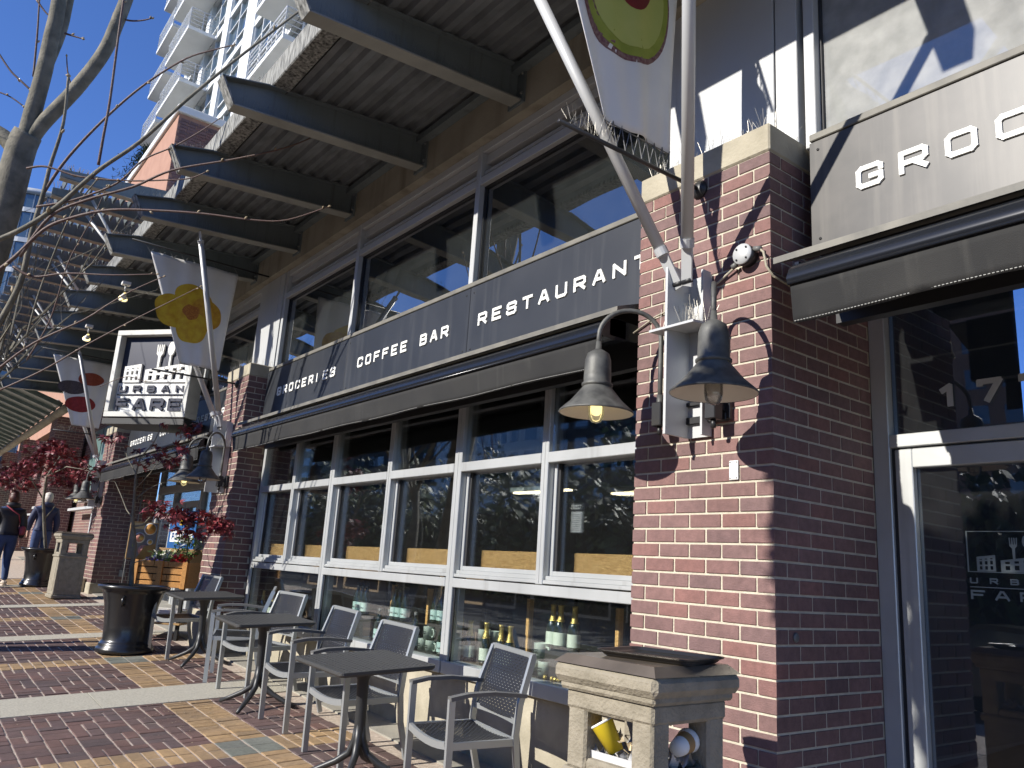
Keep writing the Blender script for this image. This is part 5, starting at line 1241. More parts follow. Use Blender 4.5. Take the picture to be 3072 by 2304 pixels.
# ================================================================== CRATE PLANTER, POSTERS
def crate():
    x, y = 8.25, .32; r = empty('crate_planter', (x, y, gz(x, y)), 'orange wooden pallet crate on legs full of flowers', 'planter', None, math.radians(-40))
    z0 = -.62 - gz(x, y); z1 = -.32 - gz(x, y); w = .33
    def bl(a, c, nm, mt_='crate'):
        mb = MB(); mb.bbox(a, c, .003); L(mb, nm, M[mt_], r)
    for i in range(4):
        za = z0 + i*.078
        for (ya, yb_) in ((-w, -.09), (-.085, .085), (.09, w)) if i % 2 else ((-w-.01, -.03), (-.025, w+.01)):
            bl((-.022, ya, za), (-.004, yb_, za+.066), 'slat')
    for yy in (-w+.03, -.0, w-.03): bl((-.045, yy-.03, z0-.01), (-.022, yy+.03, z1+.005), 'upright')
    for s in (-1, 1):
        bl((-.01, s*w-.008, z0), (.55, s*w+.008, z1), 'side_board'); mb = MB(); mb.add([(0,s*(w+.005),z1),(.55,s*(w+.02),z1),(.55,s*(w+.06),z1+.20),(.25,s*(w+.05),z1+.16),(0,s*(w+.0),z1+.02)], [(0,1,2,3,4)]); L(mb, 'wing_board', M['ply'], r)
    bl((.54, -w, z0), (.556, w, z1+.16), 'back_board', 'ply'); bl((0,-w,z0), (.55,w,z0+.02), 'floor_board')
    mb = MB(); mb.box((.0,-w+.01,z0+.02),(.54,w-.01,z1-.05)); L(mb, 'soil', M['soil'], r)
    for sx in (.03, .50):
        for s in (-1, 1): bl((sx, s*(w-.05)-.02, 0.0), (sx+.04, s*(w-.05)+.02, z0), 'leg', 'black')
    bl((-.02,-w,.18), (.56,w,.20), 'shelf', 'ply'); bl((.05,-w+.03,.20), (.45,w-.03,.34), 'white_tub', 'white')
    W_ = parent_world(r)
    def fl(n, col, box_, s, nm, kind='quad', cat='flowers', lab=None):
        mb = MB()
        for _ in range(n):
            c = Vector((random.uniform(*box_[0]), random.uniform(*box_[1]), random.uniform(*box_[2]))); R_ = rrot()
            if kind == 'blade': q = [R_ @ Vector(p)*s for p in ((-.1,0,0),(.1,0,0),(.05,.6,.3),(0,1.1,.2))]; mb.add([c+p for p in q], [(0,1,2,3)])
            else:
                for k in range(5):
                    t = 2*PI*k/5; q = [R_ @ Vector(p)*s for p in ((0,0,0),(math.cos(t-.5)*.7,math.sin(t-.5)*.7,.2),(math.cos(t),math.sin(t),.1),(math.cos(t+.5)*.7,math.sin(t+.5)*.7,.2))]; mb.add([c+p for p in q], [(0,1,2,3)])
        mb.v = [tuple(W_ @ Vector(v)) for v in mb.v]; mb.build(nm, col, label=lab, cat=cat, kind='stuff')
    zz = z1
    fl(260, M['leafy'], ((.02,.5),(-.25,.22),(zz-.04,zz+.10)), .07, 'foliage', 'blade', 'plants', 'fresh green leaves growing from the wooden crate')
    fl(150, M['leafy'], ((.15,.5),(-.24,-.02),(zz+.05,zz+.30)), .08, 'lily_leaves', 'blade', 'plants', 'tall green lily leaves at the right of the crate')
    fl(26, mat('white_petal', (.75,.75,.62), .6), ((.05,.4),(-.12,.16),(zz+.02,zz+.12)), .035, 'white_flowers', 'f', 'flowers', 'white blooms in the wooden crate')
    fl(5, M['bannerw'], ((.1,.4),(-.14,-.02),(zz+.18,zz+.27)), .07, 'lily_flowers', 'f', 'flowers', 'large white lilies above the crate')
    fl(60, mat('red_petal', (.55,.02,.03), .6), ((.0,.4),(-.25,-.10),(zz+.0,zz+.08)), .030, 'red_flowers', 'f', 'flowers', 'red blooms at the right of the crate')
    fl(40, mat('violet_petal', (.12,.08,.25), .6), ((.0,.4),(.08,.24),(zz-.01,zz+.05)), .022, 'violet_flowers', 'f', 'flowers', 'small violet blooms at the left of the crate')
M['bannerw'] = mat('lily_white', (.80,.80,.74), .6)
crate()
def poster():
    r = empty('food_poster', (10.3, .10, gz(10.3,.1)), 'food poster with plates of dishes on a thin stand, left of the crate', 'poster')
    x = 10.3
    mb = MB(); mb.bbox((x, -.09, -.34), (x+.02, .29, .18), .003); mb.build('board', M['ply'], r)
    mb = MB(); mb.box((x-.003, -.075, -.325), (x-.0005, .275, .165)); mb.build('print_ground', mat('poster_slate', (.13,.14,.16), .4, var=(.20,.20,.2), scale=12), r)
    def disc(cy, cz, rr, mt_, off, nm):
        a = MB(); a.lathe([(rr,0),(rr,.001)], 22, Matrix.Translation((x-off, cy, cz)) @ Matrix.Rotation(-PI/2, 4, 'Y')); a.build(nm, mt_, r)
    cream = mat('poster_cream', (.55,.45,.25), .5); yel = mat('poster_pasta', (.60,.33,.07), .5, var=(.5,.2,.05), scale=60); pink = mat('poster_ham', (.50,.16,.12), .5, var=(.6,.35,.25), scale=50); egg = mat('poster_egg', (.65,.42,.10), .5)
    a = MB(); a.box((x-.004,.10,.08),(x-.002,.275,.165)); a.build('title_block', cream, r)
    b = MB()
    for i, ch in enumerate('LUNCH'[:0]): pass
    disc(.02, .09, .085, M['white'], .005, 'plate'); disc(.02, .09, .072, yel, .0065, 'dish'); disc(.145, -.04, .075, M['white'], .005, 'plate'); disc(.15, -.04, .06, pink, .0065, 'dish'); disc(.125, -.04, .032, egg, .008, 'dish')
    disc(.0, -.09, .04, M['white'], .005, 'plate'); disc(.0,-.09,.028, egg, .0065, 'dish'); disc(.07,-.21,.075, pink, .005, 'dish'); disc(.2,-.15,.03, M['leafy'], .005, 'dish')
    mb = MB(); mb.tube([(x+.03,-.07,-.33),(x+.03,-.07,gz(x,0))], .010, 6); mb.tube([(x+.03,.27,.18),(x+.03,.27,gz(x,.27))], .010, 6); mb.tube([(x+.03,-.07,-1.0),(x+.03,.27,-1.0)], .008, 6); mb.build('stand', M['chaira'], r)
    c = at(545, 1600, 1, -.80); rr = empty('blue_poster', (c.x, -.80, c.z), 'blue POINTS poster in the far entrance glass behind the flowers', 'poster')
    mb = MB(); mb.box((-.75,0,-.30),(.75,.004,.35)); L(mb, 'sheet', mat('poster_blue', (.02,.09,.26), .4), rr)
    mb = MB(); mb.box((-.62,.004,-.14),(.62,.006,.04)); L(mb, 'panel', M['white'], rr)
    mb = MB()
    for i, ch in enumerate('POINTS'): glyph(mb, ch, Vector((.52-i*.18,.006,-.11)), Vector((-1,0,0)), Vector((0,0,1)), .13, .12, .032, .002)
    L(mb, 'lettering', mat('poster_letter_blue', (.02,.07,.2), .4), rr)
    for q, (a, b_) in enumerate(((.1,.2),(-.3,.15))):
        mb = MB(); mb.box((a-.06,.005,b_-.07),(a+.06,.008,b_+.07)); L(mb, 'token', M['cupy'], rr)
poster()
# cable box on third pier return
c = at(365, 1720, 0, 13.84); mb = MB(); mb.bbox((13.80, c.y-.05, c.z-.06), (13.845, c.y+.05, c.z+.06), .004); mb.tube([(13.83,c.y,c.z+.05),(13.83,c.y-.0,c.z+2.0)], .01, 6); mb.tube([(13.83,c.y-.12,-1.1),(13.83,c.y-.12,c.z+2.0)], .012, 6)
mb.build('conduit_box', M['steel'], label='small grey outlet box with conduits on the third pier side', cat='outlet box')
mb = MB(); mb.bbox((14.2,.02,gz(14.3,.1)-.05),(14.62,.16,gz(14.3,.1)+.24), .015); mb.build('concrete_block', M['conc'], label='pale concrete block at the foot of the third pier', cat='block')
# ================================================================== PEOPLE
def person(x, y, rz, h, top, hairm, lab, stride=.16, bag=False, hood=None):
    r = empty('person', (x, y, gz(x, y)), lab, 'person', None, rz); k = h/1.75
    # faces +Y local ; walking away
    J = [((0,0,.95),(.16,.115)), ((0,0,1.10),(.155,.11)), ((0,.0,1.28),(.185,.125)), ((0,0,1.43),(.15,.10)), ((0,.01,1.50),(.06,.06)), ((0,.02,1.56),(.058,.06)),
      ((.185,0,1.40),(.075,.075)), ((.25,-.03,1.14),(.062,.062)), ((.255,.05,.90),(.045,.045)), ((-.185,0,1.40),(.075,.075)), ((-.25,.05,1.14),(.062,.062)), ((-.25,.16,.93),(.045,.045)),
      ((.10,0,.88),(.11,.12)), ((.10,stride*.45,.50),(.075,.08)), ((.10,-stride*.2,.10),(.052,.055)), ((-.10,0,.88),(.11,.12)), ((-.10,stride*.1,.50),(.075,.08)), ((-.10,-stride*1.6,.16),(.052,.055))]
    E = [(0,1),(1,2),(2,3),(3,4),(4,5),(3,6),(6,7),(7,8),(3,9),(9,10),(10,11),(0,12),(12,13),(13,14),(0,15),(15,16),(16,17)]
    def skin(nm, idx, edges, mt_, gro=1.0):
        me = bpy.data.meshes.new(nm); mp = {i: q for q, i in enumerate(idx)}
        me.from_pydata([tuple(Vector(J[i][0])*k) for i in idx], [(mp[a], mp[b]) for a, b in edges], []); me.materials.append(mt_)
        o = bpy.data.objects.new(nm, me); COL.objects.link(o); o.parent = r
        m_ = o.modifiers.new('s', 'SKIN'); sv = me.skin_vertices[0].data
        for q, i in enumerate(idx): sv[q].radius = (J[i][1][0]*k*gro, J[i][1][1]*k*gro); sv[q].use_root = (q == 0)
        s2 = o.modifiers.new('ss', 'SUBSURF'); s2.levels = 2; s2.render_levels = 2; m_.use_smooth_shade = True
        return o
    body = skin('body', list(range(18)), E, M['jeans'])
    skin('jacket', [1,2,3,6,7,8,9,10,11,0], [(0,1),(1,2),(2,3),(3,6),(6,7),(7,8),(3,9),(9,10),(10,11)], top, 1.16)
    hd = MB(); hd.lathe([(.001,-.12),(.045,-.11),(.068,-.06),(.078,0),(.076,.05),(.055,.095),(.001,.115)], 18, Matrix.Translation((0,.02*k,1.655*k)) @ Matrix.Scale(1.15,4,(0,1,0)), cap=False)
    for s in (-1, 1): hd.lathe([(.001,-.008),(.02,-.004),(.022,.004),(.001,.008)], 8, Matrix.Translation((s*.079,.01,1.65*k)) @ Matrix.Rotation(PI/2,4,'Y'), cap=False)
    hd.lathe([(.001,-.015),(.012,-.01),(.009,.02),(.001,.03)], 8, Matrix.Translation((0,.115,1.64*k)), cap=False)
    L(hd, 'head', M['skin'], r)
    hr = MB(); hr.lathe([(.082,-.03),(.09,.0),(.087,.055),(.064,.105),(.001,.13)], 18, Matrix.Translation((0,-.002,1.66*k)) @ Matrix.Scale(1.15,4,(0,1,0)), cap=False); hr.lathe([(.05,-.10),(.085,-.05),(.09,.02),(.05,.08)], 14, Matrix.Translation((0,-.03,1.655*k)), cap=False); L(hr, 'hair', hairm, r)
    if hood: hh = MB(); hh.lathe([(.05,-.05),(.12,-.02),(.13,.03),(.09,.06)], 16, Matrix.Translation((0,-.05,1.50*k)) @ Matrix.Scale(.8,4,(0,1,0)), cap=False); L(hh, 'hood', hood, r)
    for (cx, cy, cz, up) in ((.10,-stride*.2+.05,.0,0), (-.10,-stride*1.6+.05,.06,.5)):
        s_ = MB(); T = Matrix.Translation((cx, cy, cz)) @ Matrix.Rotation(-up,4,'X'); s_.bbox((-.045,-.12,0),(.045,.14,.03), .012, T); s_.bbox((-.04,-.11,.03),(.04,.04,.10), .02, T); s_.bbox((-.04,.03,.03),(.04,.12,.065), .015, T); L(s_, 'shoe', M['shoe'], r)
    for q, i in enumerate((8, 11)):
        c = Vector(J[i][0])*k; hn = MB(); hn.bbox((-.012,-.03,-.09),(.014,.035,.0), .008, Matrix.Translation(c))
        for f_ in range(4): b0 = c + Vector((0,-.024+f_*.016,-.085)); l = (.055,.068,.064,.05)[f_]; hn.tube([b0, b0+Vector((0,.004,-l*.5)), b0+Vector((.0,.016,-l))], [.0085,.008,.006], 6)
        hn.tube([c+Vector((0,.03,-.03)), c+Vector((0,.052,-.06)), c+Vector((0,.052,-.085))], [.010,.009,.007], 6); L(hn, 'hand', M['skin'], r)
    if bag: b = MB(); b.bbox((.17,-.12,.93),(.27,.12,1.10), .03); b.tube([(.2,0,1.08),(.1,-.13,1.3),(-.12,-.10,1.45)], .012, 6); b.build('shoulder_bag', M['redbag'], loc=r.location, rz=rz, label='red shoulder bag on the person in black', cat='bag')
    return r
person(15.6, 1.22, -1.45, 1.70, M['jackb'], M['hair'], 'person in black puffer jacket and jeans walking away at the left edge', .22, True, M['jackb'])
person(18.0, at(118, 1640, 0, 18.0).y, -1.5, 1.74, M['jackn'], M['hairw'], 'person in navy jacket with pale hair walking ahead beside the pot', .2, False, M['jackn'])
db = MB()
for _ in range(420):
    a_ = random.random(); x_ = random.gauss(4.35, .35) if a_ < .6 else random.uniform(1.5, 11); y_ = random.gauss(.85, .18) if a_ < .6 else random.uniform(.1, 3)
    q_ = random.uniform(.003, .009); c_ = Vector((x_, y_, gz(x_, y_) + .004)); db.add([c_ + Vector((q_*math.cos(t), q_*.7*math.sin(t), random.uniform(0,.003))) for t in (0, 1.6, 3.1, 4.6)], [(0,1,2,3)])
db.build('litter_specks', M['bud'], label='pale crumbs and bud scales scattered on the paving', cat='debris', kind='stuff')
# ================================================================== GLASS CANOPY far left
def glasscan():
    r = empty('ribbed_canopy', (27, .5, 3.2), 'far grey-green ribbed canopy sloping up from a pale gutter', 'canopy')
    g = MB(); g.tube([(20.4,.02,3.12),(44,.02,3.12)], .11, 10); g.build('gutter', M['conc'], r)
    x = 20.6
    while x < 44:
        s_ = MB(); s_.add([(x,.1,3.22),(x+.92,.1,3.22),(x+.92,3.6,4.35),(x,3.6,4.35)], [(0,1,2,3)]); s_.add([(x,.1,3.24),(x+.92,.1,3.24),(x+.92,3.6,4.37),(x,3.6,4.37)], [(3,2,1,0)]); s_.build('sheet', M['cangl'], r)
        b_ = MB(); b_.beam((x-.02,.1,3.20),(x-.02,3.6,4.33),.04,.12); b_.build('rib', M['cangl'], r)
        c_ = MB(); c_.lathe([(.001,0),(.10,.0),(.10,.05),(.001,.05)], 12, Matrix.Translation((x+.45,.16,3.30)) @ Matrix.Rotation(PI/2,4,'Y'), cap=False); c_.build('end_cap', M['white'], r)
        x += .96
glasscan()
# ================================================================== UPPER TRELLIS
def trellis():
    r = empty('trellis', (25, .3, 8.4), 'high steel trellis of beams and dark slats beyond the canopy', 'trellis')
    X = 18.4; i = 0
    xs = []
    while X < 46: xs.append(X); X += 1.28
    for x in xs:
        b_ = MB(); b_.add([(x-.05,-1.0,8.2),(x+.05,-1.0,8.2),(x+.05,1.35,8.25),(x-.05,1.35,8.25),(x-.05,-1.0,8.7),(x+.05,-1.0,8.7),(x+.05,1.35,8.42),(x-.05,1.35,8.42)], [(0,1,2,3),(7,6,5,4),(0,4,5,1),(1,5,6,2),(2,6,7,3),(3,7,4,0)]); b_.build('beam', M['beam'], r)
        f_ = MB(); f_.box((x-.11,-1.0,8.185),(x+.11,1.35,8.2)); f_.build('flange', M['bflange'], r)
        spikes(r, [(x, 1.3-q*.06, 8.45) for q in range(12)], .1, .2, n=3, r=.004)
    sm = MB()
    for a, b_ in zip(xs[:-1], xs[1:]):
        y = -.95
        while y < 1.2:
            sm.beam((a+.1, y, 8.50), (b_-.1, y, 8.50), .03, .15, (0,.35,1)); y += .19
    sm.build('slats', M['beam'], r, kind='stuff')
    for q in xs[1::4]:
        for dx in (.5, -.5):
            p_ = MB(); p_.tube([(q, -.9, 6.6), (q+dx, .5, 8.2)], .04, 8); p_.build('strut', M['clad'], r)
trellis()
# ================================================================== BRICK PARAPET BLOCK + TOWER
def block():
    r = empty('brick_block', (21, -1.4, 3.7), 'salmon brick block with white cap rising above the canopy', 'building')
    mb = MB(); mb.box((18.52, -2.4, 3.7), (40, -1.0, 11.0)); mb.build('wall', M['salmon'], r)
    bk = MB()
    for kk in range(int(4.5/.09)):
        z0 = 6.4 + kk*.09; y = -1.0 - (.06 if kk % 2 else 0)
        while y > -2.3: bk.box((18.505, y-.22, z0), (18.52, y-.01, z0+.078)); y -= .235
    bk.build('side_bricks', M['brick'], r, kind='stuff')
    cp = MB(); cp.bbox((18.42,-2.5,11.0),(40.1,-.92,11.22), .02); cp.build('cap', M['white'], r)
    sh = MB()
    c = at(410, 545, 1, -1.5)
    for _ in range(1500):
        t = random.random(); p = Vector((c.x + random.gauss(0,.8)*(1.1-t), -1.6 + random.gauss(0,.5)*(1.1-t), 11.15 + t*2.2)); d = Vector((random.gauss(0,1), random.gauss(0,1), random.gauss(.2,.7))).normalized()*.22
        s_ = d.cross(Vector((0,0,1)))*.12; sh.add([p-s_, p+s_, p+d], [(0,1,2)])
    sh.build('roof_shrub', M['needle'], label='dark conifer on the roof of the salmon brick block', cat='shrub', kind='stuff')
block()
def tower():
    r = empty('apartment_tower', (32, -5.3, 0), 'white apartment tower with balconies and tall windows behind the brick block', 'building')
    yw = -5.3; FH = 2.92; z0 = 4.44; nf = 15
    w_ = MB(); w_.box((12.0, yw-9, 3.7), (41.0, yw-.25, z0+nf*FH)); w_.build('core', M['white'], r)
    piers = [(12.0,13.2),(16.4,17.2),(20.4,21.6),(24.4,24.9),(28.9,30.3),(33.2,34.1),(37.0,37.7),(40.3,41.0)]
    for a, b_ in piers:
        p_ = MB(); p_.box((a, yw-.3, 3.7), (b_, yw, z0+nf*FH)); p_.build('pilaster', M['white'], r)
    P_ = [p for p in piers]
    for f in range(nf):
        z = z0 + f*FH
        for (a0, a), (b_, b1) in zip(P_[:-1], P_[1:]):
            if z + FH < 8: continue
            s_ = MB(); s_.box((a, yw-.22, z-.16), (b_, yw-.04, z+.16)); s_.build('spandrel', M['white'], r)
            n = max(2, int((b_-a)/1.0)); g = MB(); g.box((a, yw-.235, z+.16), (b_, yw-.2, z+FH-.16)); g.build('window_glass', M['tglass'], r)
            fr = MB()
            for q in range(n+1): x = a+(b_-a)*q/n; fr.box((x-.035, yw-.2, z+.16), (x+.035, yw-.1, z+FH-.16))
            fr.box((a, yw-.2, z+.85), (b_, yw-.12, z+.92)); fr.box((a, yw-.2, z+1.95), (b_, yw-.12, z+2.0)); fr.build('window_frame', M['white'], r)
        if z > 8:
            for (xa, xb, yo) in ((35.4, 39.6, -4.0), (40.2, 43.6, -4.1), (20.6, 24.1, -4.0), (12.2, 16.2, -4.0)):
                if xa > 40 and z < 14: continue
                b0 = MB(); b0.bbox((xa, yw if xa < 40 else -6.2, z-.14), (xb, yo, z+.05), .01); b0.build('balcony_slab', M['white'], r)
                rl = MB()
                for zz in (.26,.47,.68,.89,1.08): rl.tube([(xa+.04, yw, z+zz), (xa+.04, yo-.04, z+zz), (xb-.04, yo-.04, z+zz), (xb-.04, yw, z+zz)], 0.02 if zz < 1 else .03, 4, smooth=False)
                x = xa+.04
                while x < xb: rl.box((x-.015, yo-.06, z+.05), (x+.015, yo-.02, z+1.08)); x += 1.1
                rl.box((xa+.02, (yw+yo)/2-.02, z+.05), (xa+.05, (yw+yo)/2+.02, z+1.08)); rl.build('balcony_railing', M['clad'], r)
tower()
def far_towers():
    cx, cy, R_ = 77, -3.2, 4.6; r = empty('glass_tower', (cx, cy, 0), 'far curved glass tower seen through the bare branches', 'building'); T = Matrix.Translation((cx, cy, 0))
    mb = MB(); mb.lathe([(R_,-5),(R_,28.4)], 40, T, smooth=False); mb.build('glazing', M['tglass'], r)
    for f in range(11):
        b_ = MB(); b_.lathe([(R_+.02,f*2.7-.3),(R_+.12,f*2.7-.3),(R_+.12,f*2.7+.1),(R_+.02,f*2.7+.1)], 40, T, smooth=False, cap=False); b_.build('floor_band', M['clad'], r)
    mu = MB()
    for q in range(36): t = 2*PI*q/36; mu.box((-.04,-.04,-5),(.04,.04,28.4), T @ Matrix.Translation(((R_+.03)*math.cos(t), (R_+.03)*math.sin(t), 0)))
    mu.build('glazing_bars', M['clad'], r, kind='stuff')
    rf = MB(); rf.lathe([(R_+.3,28.4),(R_+.3,28.8),(.1,29.4)], 40, T); rf.build('roof', M['clad'], r)
far_towers()
# ================================================================== TREES (bare) left foreground
def branch(mb, pts, r0, r1, n=8, buds=None, wob=.0):
    pts = [Vector(p) for p in pts]; out = []
    for i in range(len(pts)-1):
        p0 = pts[max(i-1,0)]; p1 = pts[i]; p2 = pts[i+1]; p3 = pts[min(i+2,len(pts)-1)]
        for s in range(5):
            t = s/5; out.append(.5*((2*p1)+(p2-p0)*t+(2*p0-5*p1+4*p2-p3)*t*t+(3*p1-p0-3*p2+p3)*t**3))
    out.append(pts[-1]); m_ = len(out)
    rs = [r0+(r1-r0)*i/(m_-1) for i in range(m_)]
    if wob: rs = [q*(1+random.uniform(-wob,wob)) for q in rs]
    mb.tube(out, rs, n)
    if buds is not None:
        step = 9
        for i in range(4, m_, 5):
            c = out[i]; d = (out[min(i+1,m_-1)]-out[i-1]).normalized(); sd_ = d.orthogonal().normalized(); sd_.rotate(Matrix.Rotation(random.uniform(0,6), 3, d)); a = c + sd_*rs[i]*.6
            if random.random() < .45: continue
            e = a + (d*.7+sd_*.6)*(rs[i]*2.2+.02); buds.tube([a, a*.5+e*.5, e], [rs[i]*.7, rs[i]*.6+.006, rs[i]*.2], 6)
        d = (out[-1]-out[-3]).normalized(); buds.tube([out[-1]-d*.004, out[-1]+d*.012, out[-1]+d*.028], [r1*1.1, r1*2.2+.001, r1*.3], 6)
def near_tree():
    r = empty('bare_tree', (6.9, 2.9, gz(6.9,2.9)), 'smooth-barked bare tree with thick forked limbs at the upper left', 'tree')
    d = 8.0; F_ = 8.0/2.6; Q = lambda u, v, k=0: dep(u, v, d+k*3)
    t = MB(); gp_ = Q(-330, 1990, 0)
    branch(t, [(gp_.x, gp_.y, gz(gp_.x,gp_.y)-.05), Q(-250,1500), Q(-110,1050), Q(-25,760), Q(22,600), Q(62,450), Q(85,400)], .17, .13, 14, None, .01); t.build('trunk', M['bark'], r)
    for pts, a, b_ in (([Q(66,470), Q(92,360), Q(128,230), Q(155,110), Q(177,0), Q(195,-200)], .088, .064), ([Q(80,440), Q(125,375), Q(225,270), Q(310,160), Q(355,60), Q(385,-20), Q(430,-160)], .074, .060), ([Q(128,230,.06), Q(160,160,.08), Q(190,80,.1), Q(215,-40,.1)], .050, .044)):
        m_ = MB(); branch(m_, pts, a, b_, 12, None, .015); m_.build('limb', M['bark'], r)
    m_ = MB(); branch(m_, [Q(40,440), Q(10,410), Q(-40,380)], .09, .07, 10); m_.build('limb', M['bark'], r)
    bd = MB(); P_ = -.25
    tw = [([Q(-60,740,P_), Q(60,690,P_), Q(170,620,P_), Q(290,515,P_), Q(420,425,P_), Q(560,300,P_), Q(700,185,P_), Q(850,70,P_), Q(945,0,P_), Q(1040,-60,P_)], .013, .0035),
      ([Q(-80,870,P_), Q(40,775,P_), Q(130,690,P_), Q(210,655,P_), Q(330,630,P_), Q(480,632,P_), Q(620,642,P_), Q(760,660,P_), Q(860,660,P_), Q(985,620,P_)], .010, .0025),
      ([Q(60,770,P_), Q(150,650,P_), Q(260,600,P_), Q(400,560,P_), Q(520,510,P_), Q(700,478,P_), Q(850,445,P_), Q(950,405,P_), Q(1010,365,P_)], .008, .0025),
      ([Q(110,620,P_), Q(220,600,P_), Q(350,550,P_), Q(430,480,P_), Q(520,440,P_), Q(600,395,P_), Q(655,358,P_)], .006, .002),
      ([Q(80,505,P_), Q(140,500,P_), Q(240,530,P_), Q(380,542,P_), Q(500,540,P_), Q(570,535,P_), Q(620,515,P_)], .0055, .0025),
      ([Q(295,495,P_), Q(310,410,P_), Q(330,300,P_), Q(355,110,P_), Q(372,-10,P_)], .007, .005),
      ([Q(-20,1000,-.1), Q(60,850,-.1), Q(95,700,-.1), Q(130,580,-.1), Q(150,500,-.1), Q(190,370,-.1), Q(205,230,-.1)], .016, .006),
      ([Q(130,580,-.1), Q(190,490,-.1), Q(270,400,-.1), Q(370,305,-.1), Q(460,235,-.1), Q(560,175,-.1), Q(640,150,-.1), Q(700,135,-.1)], .008, .003),
      ([Q(100,230,.1), Q(112,100,.1), Q(118,0,.1)], .006, .004), ([Q(-10,150,.2), Q(30,210,.2), Q(60,240,.2), Q(90,268,.2)], .005, .006),
      ([Q(340,40,0), Q(380,60,0), Q(420,62,0), Q(455,55,0)], .006, .003), ([Q(195,100,0), Q(220,108,0), Q(247,116,0)], .006, .003), ([Q(212,253,0), Q(203,215,0), Q(200,170,0)], .005, .0025),
      ([Q(110,0,.1), Q(140,40,.1), Q(170,60,.1)], .006, .003), ([Q(-20,270,.1), Q(30,290,.1), Q(70,318,.1)], .004, .004),
      ([Q(-10,1110,P_), Q(100,1030,P_), Q(250,960,P_), Q(330,910,P_), Q(400,870,P_), Q(490,830,P_)], .006, .002), ([Q(0,1170,P_), Q(130,1110,P_), Q(250,1040,P_), Q(400,960,P_), Q(520,900,P_), Q(600,860,P_)], .005, .0015),
      ([Q(40,800,P_), Q(100,830,P_), Q(200,820,P_), Q(340,825,P_), Q(470,822,P_)], .007, .002), ([Q(80,1010,P_), Q(110,900,P_), Q(150,790,P_), Q(215,640,P_), Q(290,540,P_)], .005, .003),
      ([Q(80,1080,0), Q(150,960,0), Q(200,800,0), Q(240,720,0), Q(285,640,0), Q(320,560,0)], .004, .002), ([Q(300,1160,.3), Q(380,1130,.3), Q(450,1145,.3), Q(540,1110,.3)], .0025, .0015)]
    for i, (pts, a, b_) in enumerate(tw):
        a *= F_*.62; b_ *= F_*.62
        m_ = MB(); branch(m_, pts, a, b_, 8, bd); m_.build('twig', M['twig'] if i not in (0, 6, 18) else M['bark'], r)
    bd.build('buds', M['bud'], r, kind='stuff')
near_tree()
def grow(mb, p, d, l, r, lev, up=.25, rng=random):
    r = max(r, .0025)
    n = 4; pts = [p.copy()]; dd = d.copy()
    for i in range(n):
        dd = (dd + Vector((rng.gauss(0,.10), rng.gauss(0,.10), rng.gauss(up*.25,.08)))).normalized(); pts.append(pts[-1] + dd*l/n)
    mb.tube(pts, [r*(1-.45*i/n) for i in range(n+1)], 5 if lev > 1 else 4, cap=False, smooth=False)
    if lev <= 0: return
    for k in range(3 if lev > 1 else 2):
        t = rng.randint(1, n); a = rng.uniform(0, 2*PI); o = dd.orthogonal().normalized(); o.rotate(Matrix.Rotation(a, 3, dd)); nd = (dd*rng.uniform(.6,1.1) + o*rng.uniform(.4,.8)).normalized()
        grow(mb, pts[t], nd, l*rng.uniform(.55,.78), r*.5, lev-1, up, rng)
def small_tree(base, h, lab, seed, lev=4, r0=.07, grp='bare street trees'):
    rg = random.Random(seed); r = empty('bare_tree', base, lab, 'tree', grp)
    t = MB(); t.tube([base, (base[0]+rg.uniform(-.1,.1), base[1]+rg.uniform(-.1,.1), base[2]+h*.45)], [r0, r0*.8], 8); t.build('trunk', M['bark'], r)
    c = MB(); top = Vector((base[0], base[1], base[2]+h*.43))
    for k in range(5):
        a = 2*PI*k/5+rg.random(); grow(c, top+Vector((0,0,-.25*h*.2*k/5)), Vector((math.cos(a)*.55, math.sin(a)*.55, 1)).normalized(), h*.36, r0*.5, lev-1, .35, rg)
    c.build('crown', M['bark'], r)
small_tree((8.6, 2.55, gz(8.6,2.55)), 5.2, 'bare street tree behind the nearest tree at the left edge', 3)
small_tree((17.5, 2.6, gz(17.5,2.6)), 6.2, 'third bare street tree near the walking people', 15)
small_tree((24, 3.0, gz(24,3)), 7.5, 'farthest bare street tree at the left', 21, 4, .1)
# ================================================================== ACROSS THE STREET (seen in reflections)
hdg = MB(); rg = random.Random(5)
for _ in range(26000):
    x = rg.uniform(-14, 120); top = 4.3 + 1.1*math.sin(x*.7) + .8*math.sin(x*1.9+1) + .5*math.sin(x*4.3); z_ = -2 + rg.random()**.7*(top+2)
    p = Vector((x, 19 + rg.gauss(0, .9), z_)); a = Vector((rg.gauss(0,1),rg.gauss(0,1),rg.gauss(0,1))).normalized()*rg.uniform(.25,.55); b_ = a.orthogonal().normalized()*a.length*.5
    hdg.add([p-b_, p+a*.5, p+b_, p-a*.5], [(0,1,2,3)])
hdg.build('evergreen_hedge', M['leafg'], label='dark evergreen belt across the street, seen reflected in the windows', cat='hedge', kind='stuff')
tk = MB(); tk.box((-14, 19.6, -2.2), (120, 19.9, 2.6)); tk.build('boundary_wall', M['asphalt'], label='dark wall behind the evergreen belt across the street', cat='wall')
def opp(x, y, w, d, h, col, lab, seed):
    rg = random.Random(seed); r = empty('opposite_building', (x, y, -2), lab, 'building', 'buildings across the street')
    mb = MB(); mb.box((x-w/2, y, -2), (x+w/2, y+d, h)); mb.build('wall', col, r)
    g = MB(); nx = int(w/3); nz_ = int((h+2)/3)
    for i in range(nx):
        for k in range(nz_): xa = x-w/2+.8+i*3; g.box((xa, y-.03, -1+k*3), (xa+1.7, y-.001, .6+k*3))
    g.build('windows', M['tglass'], r)
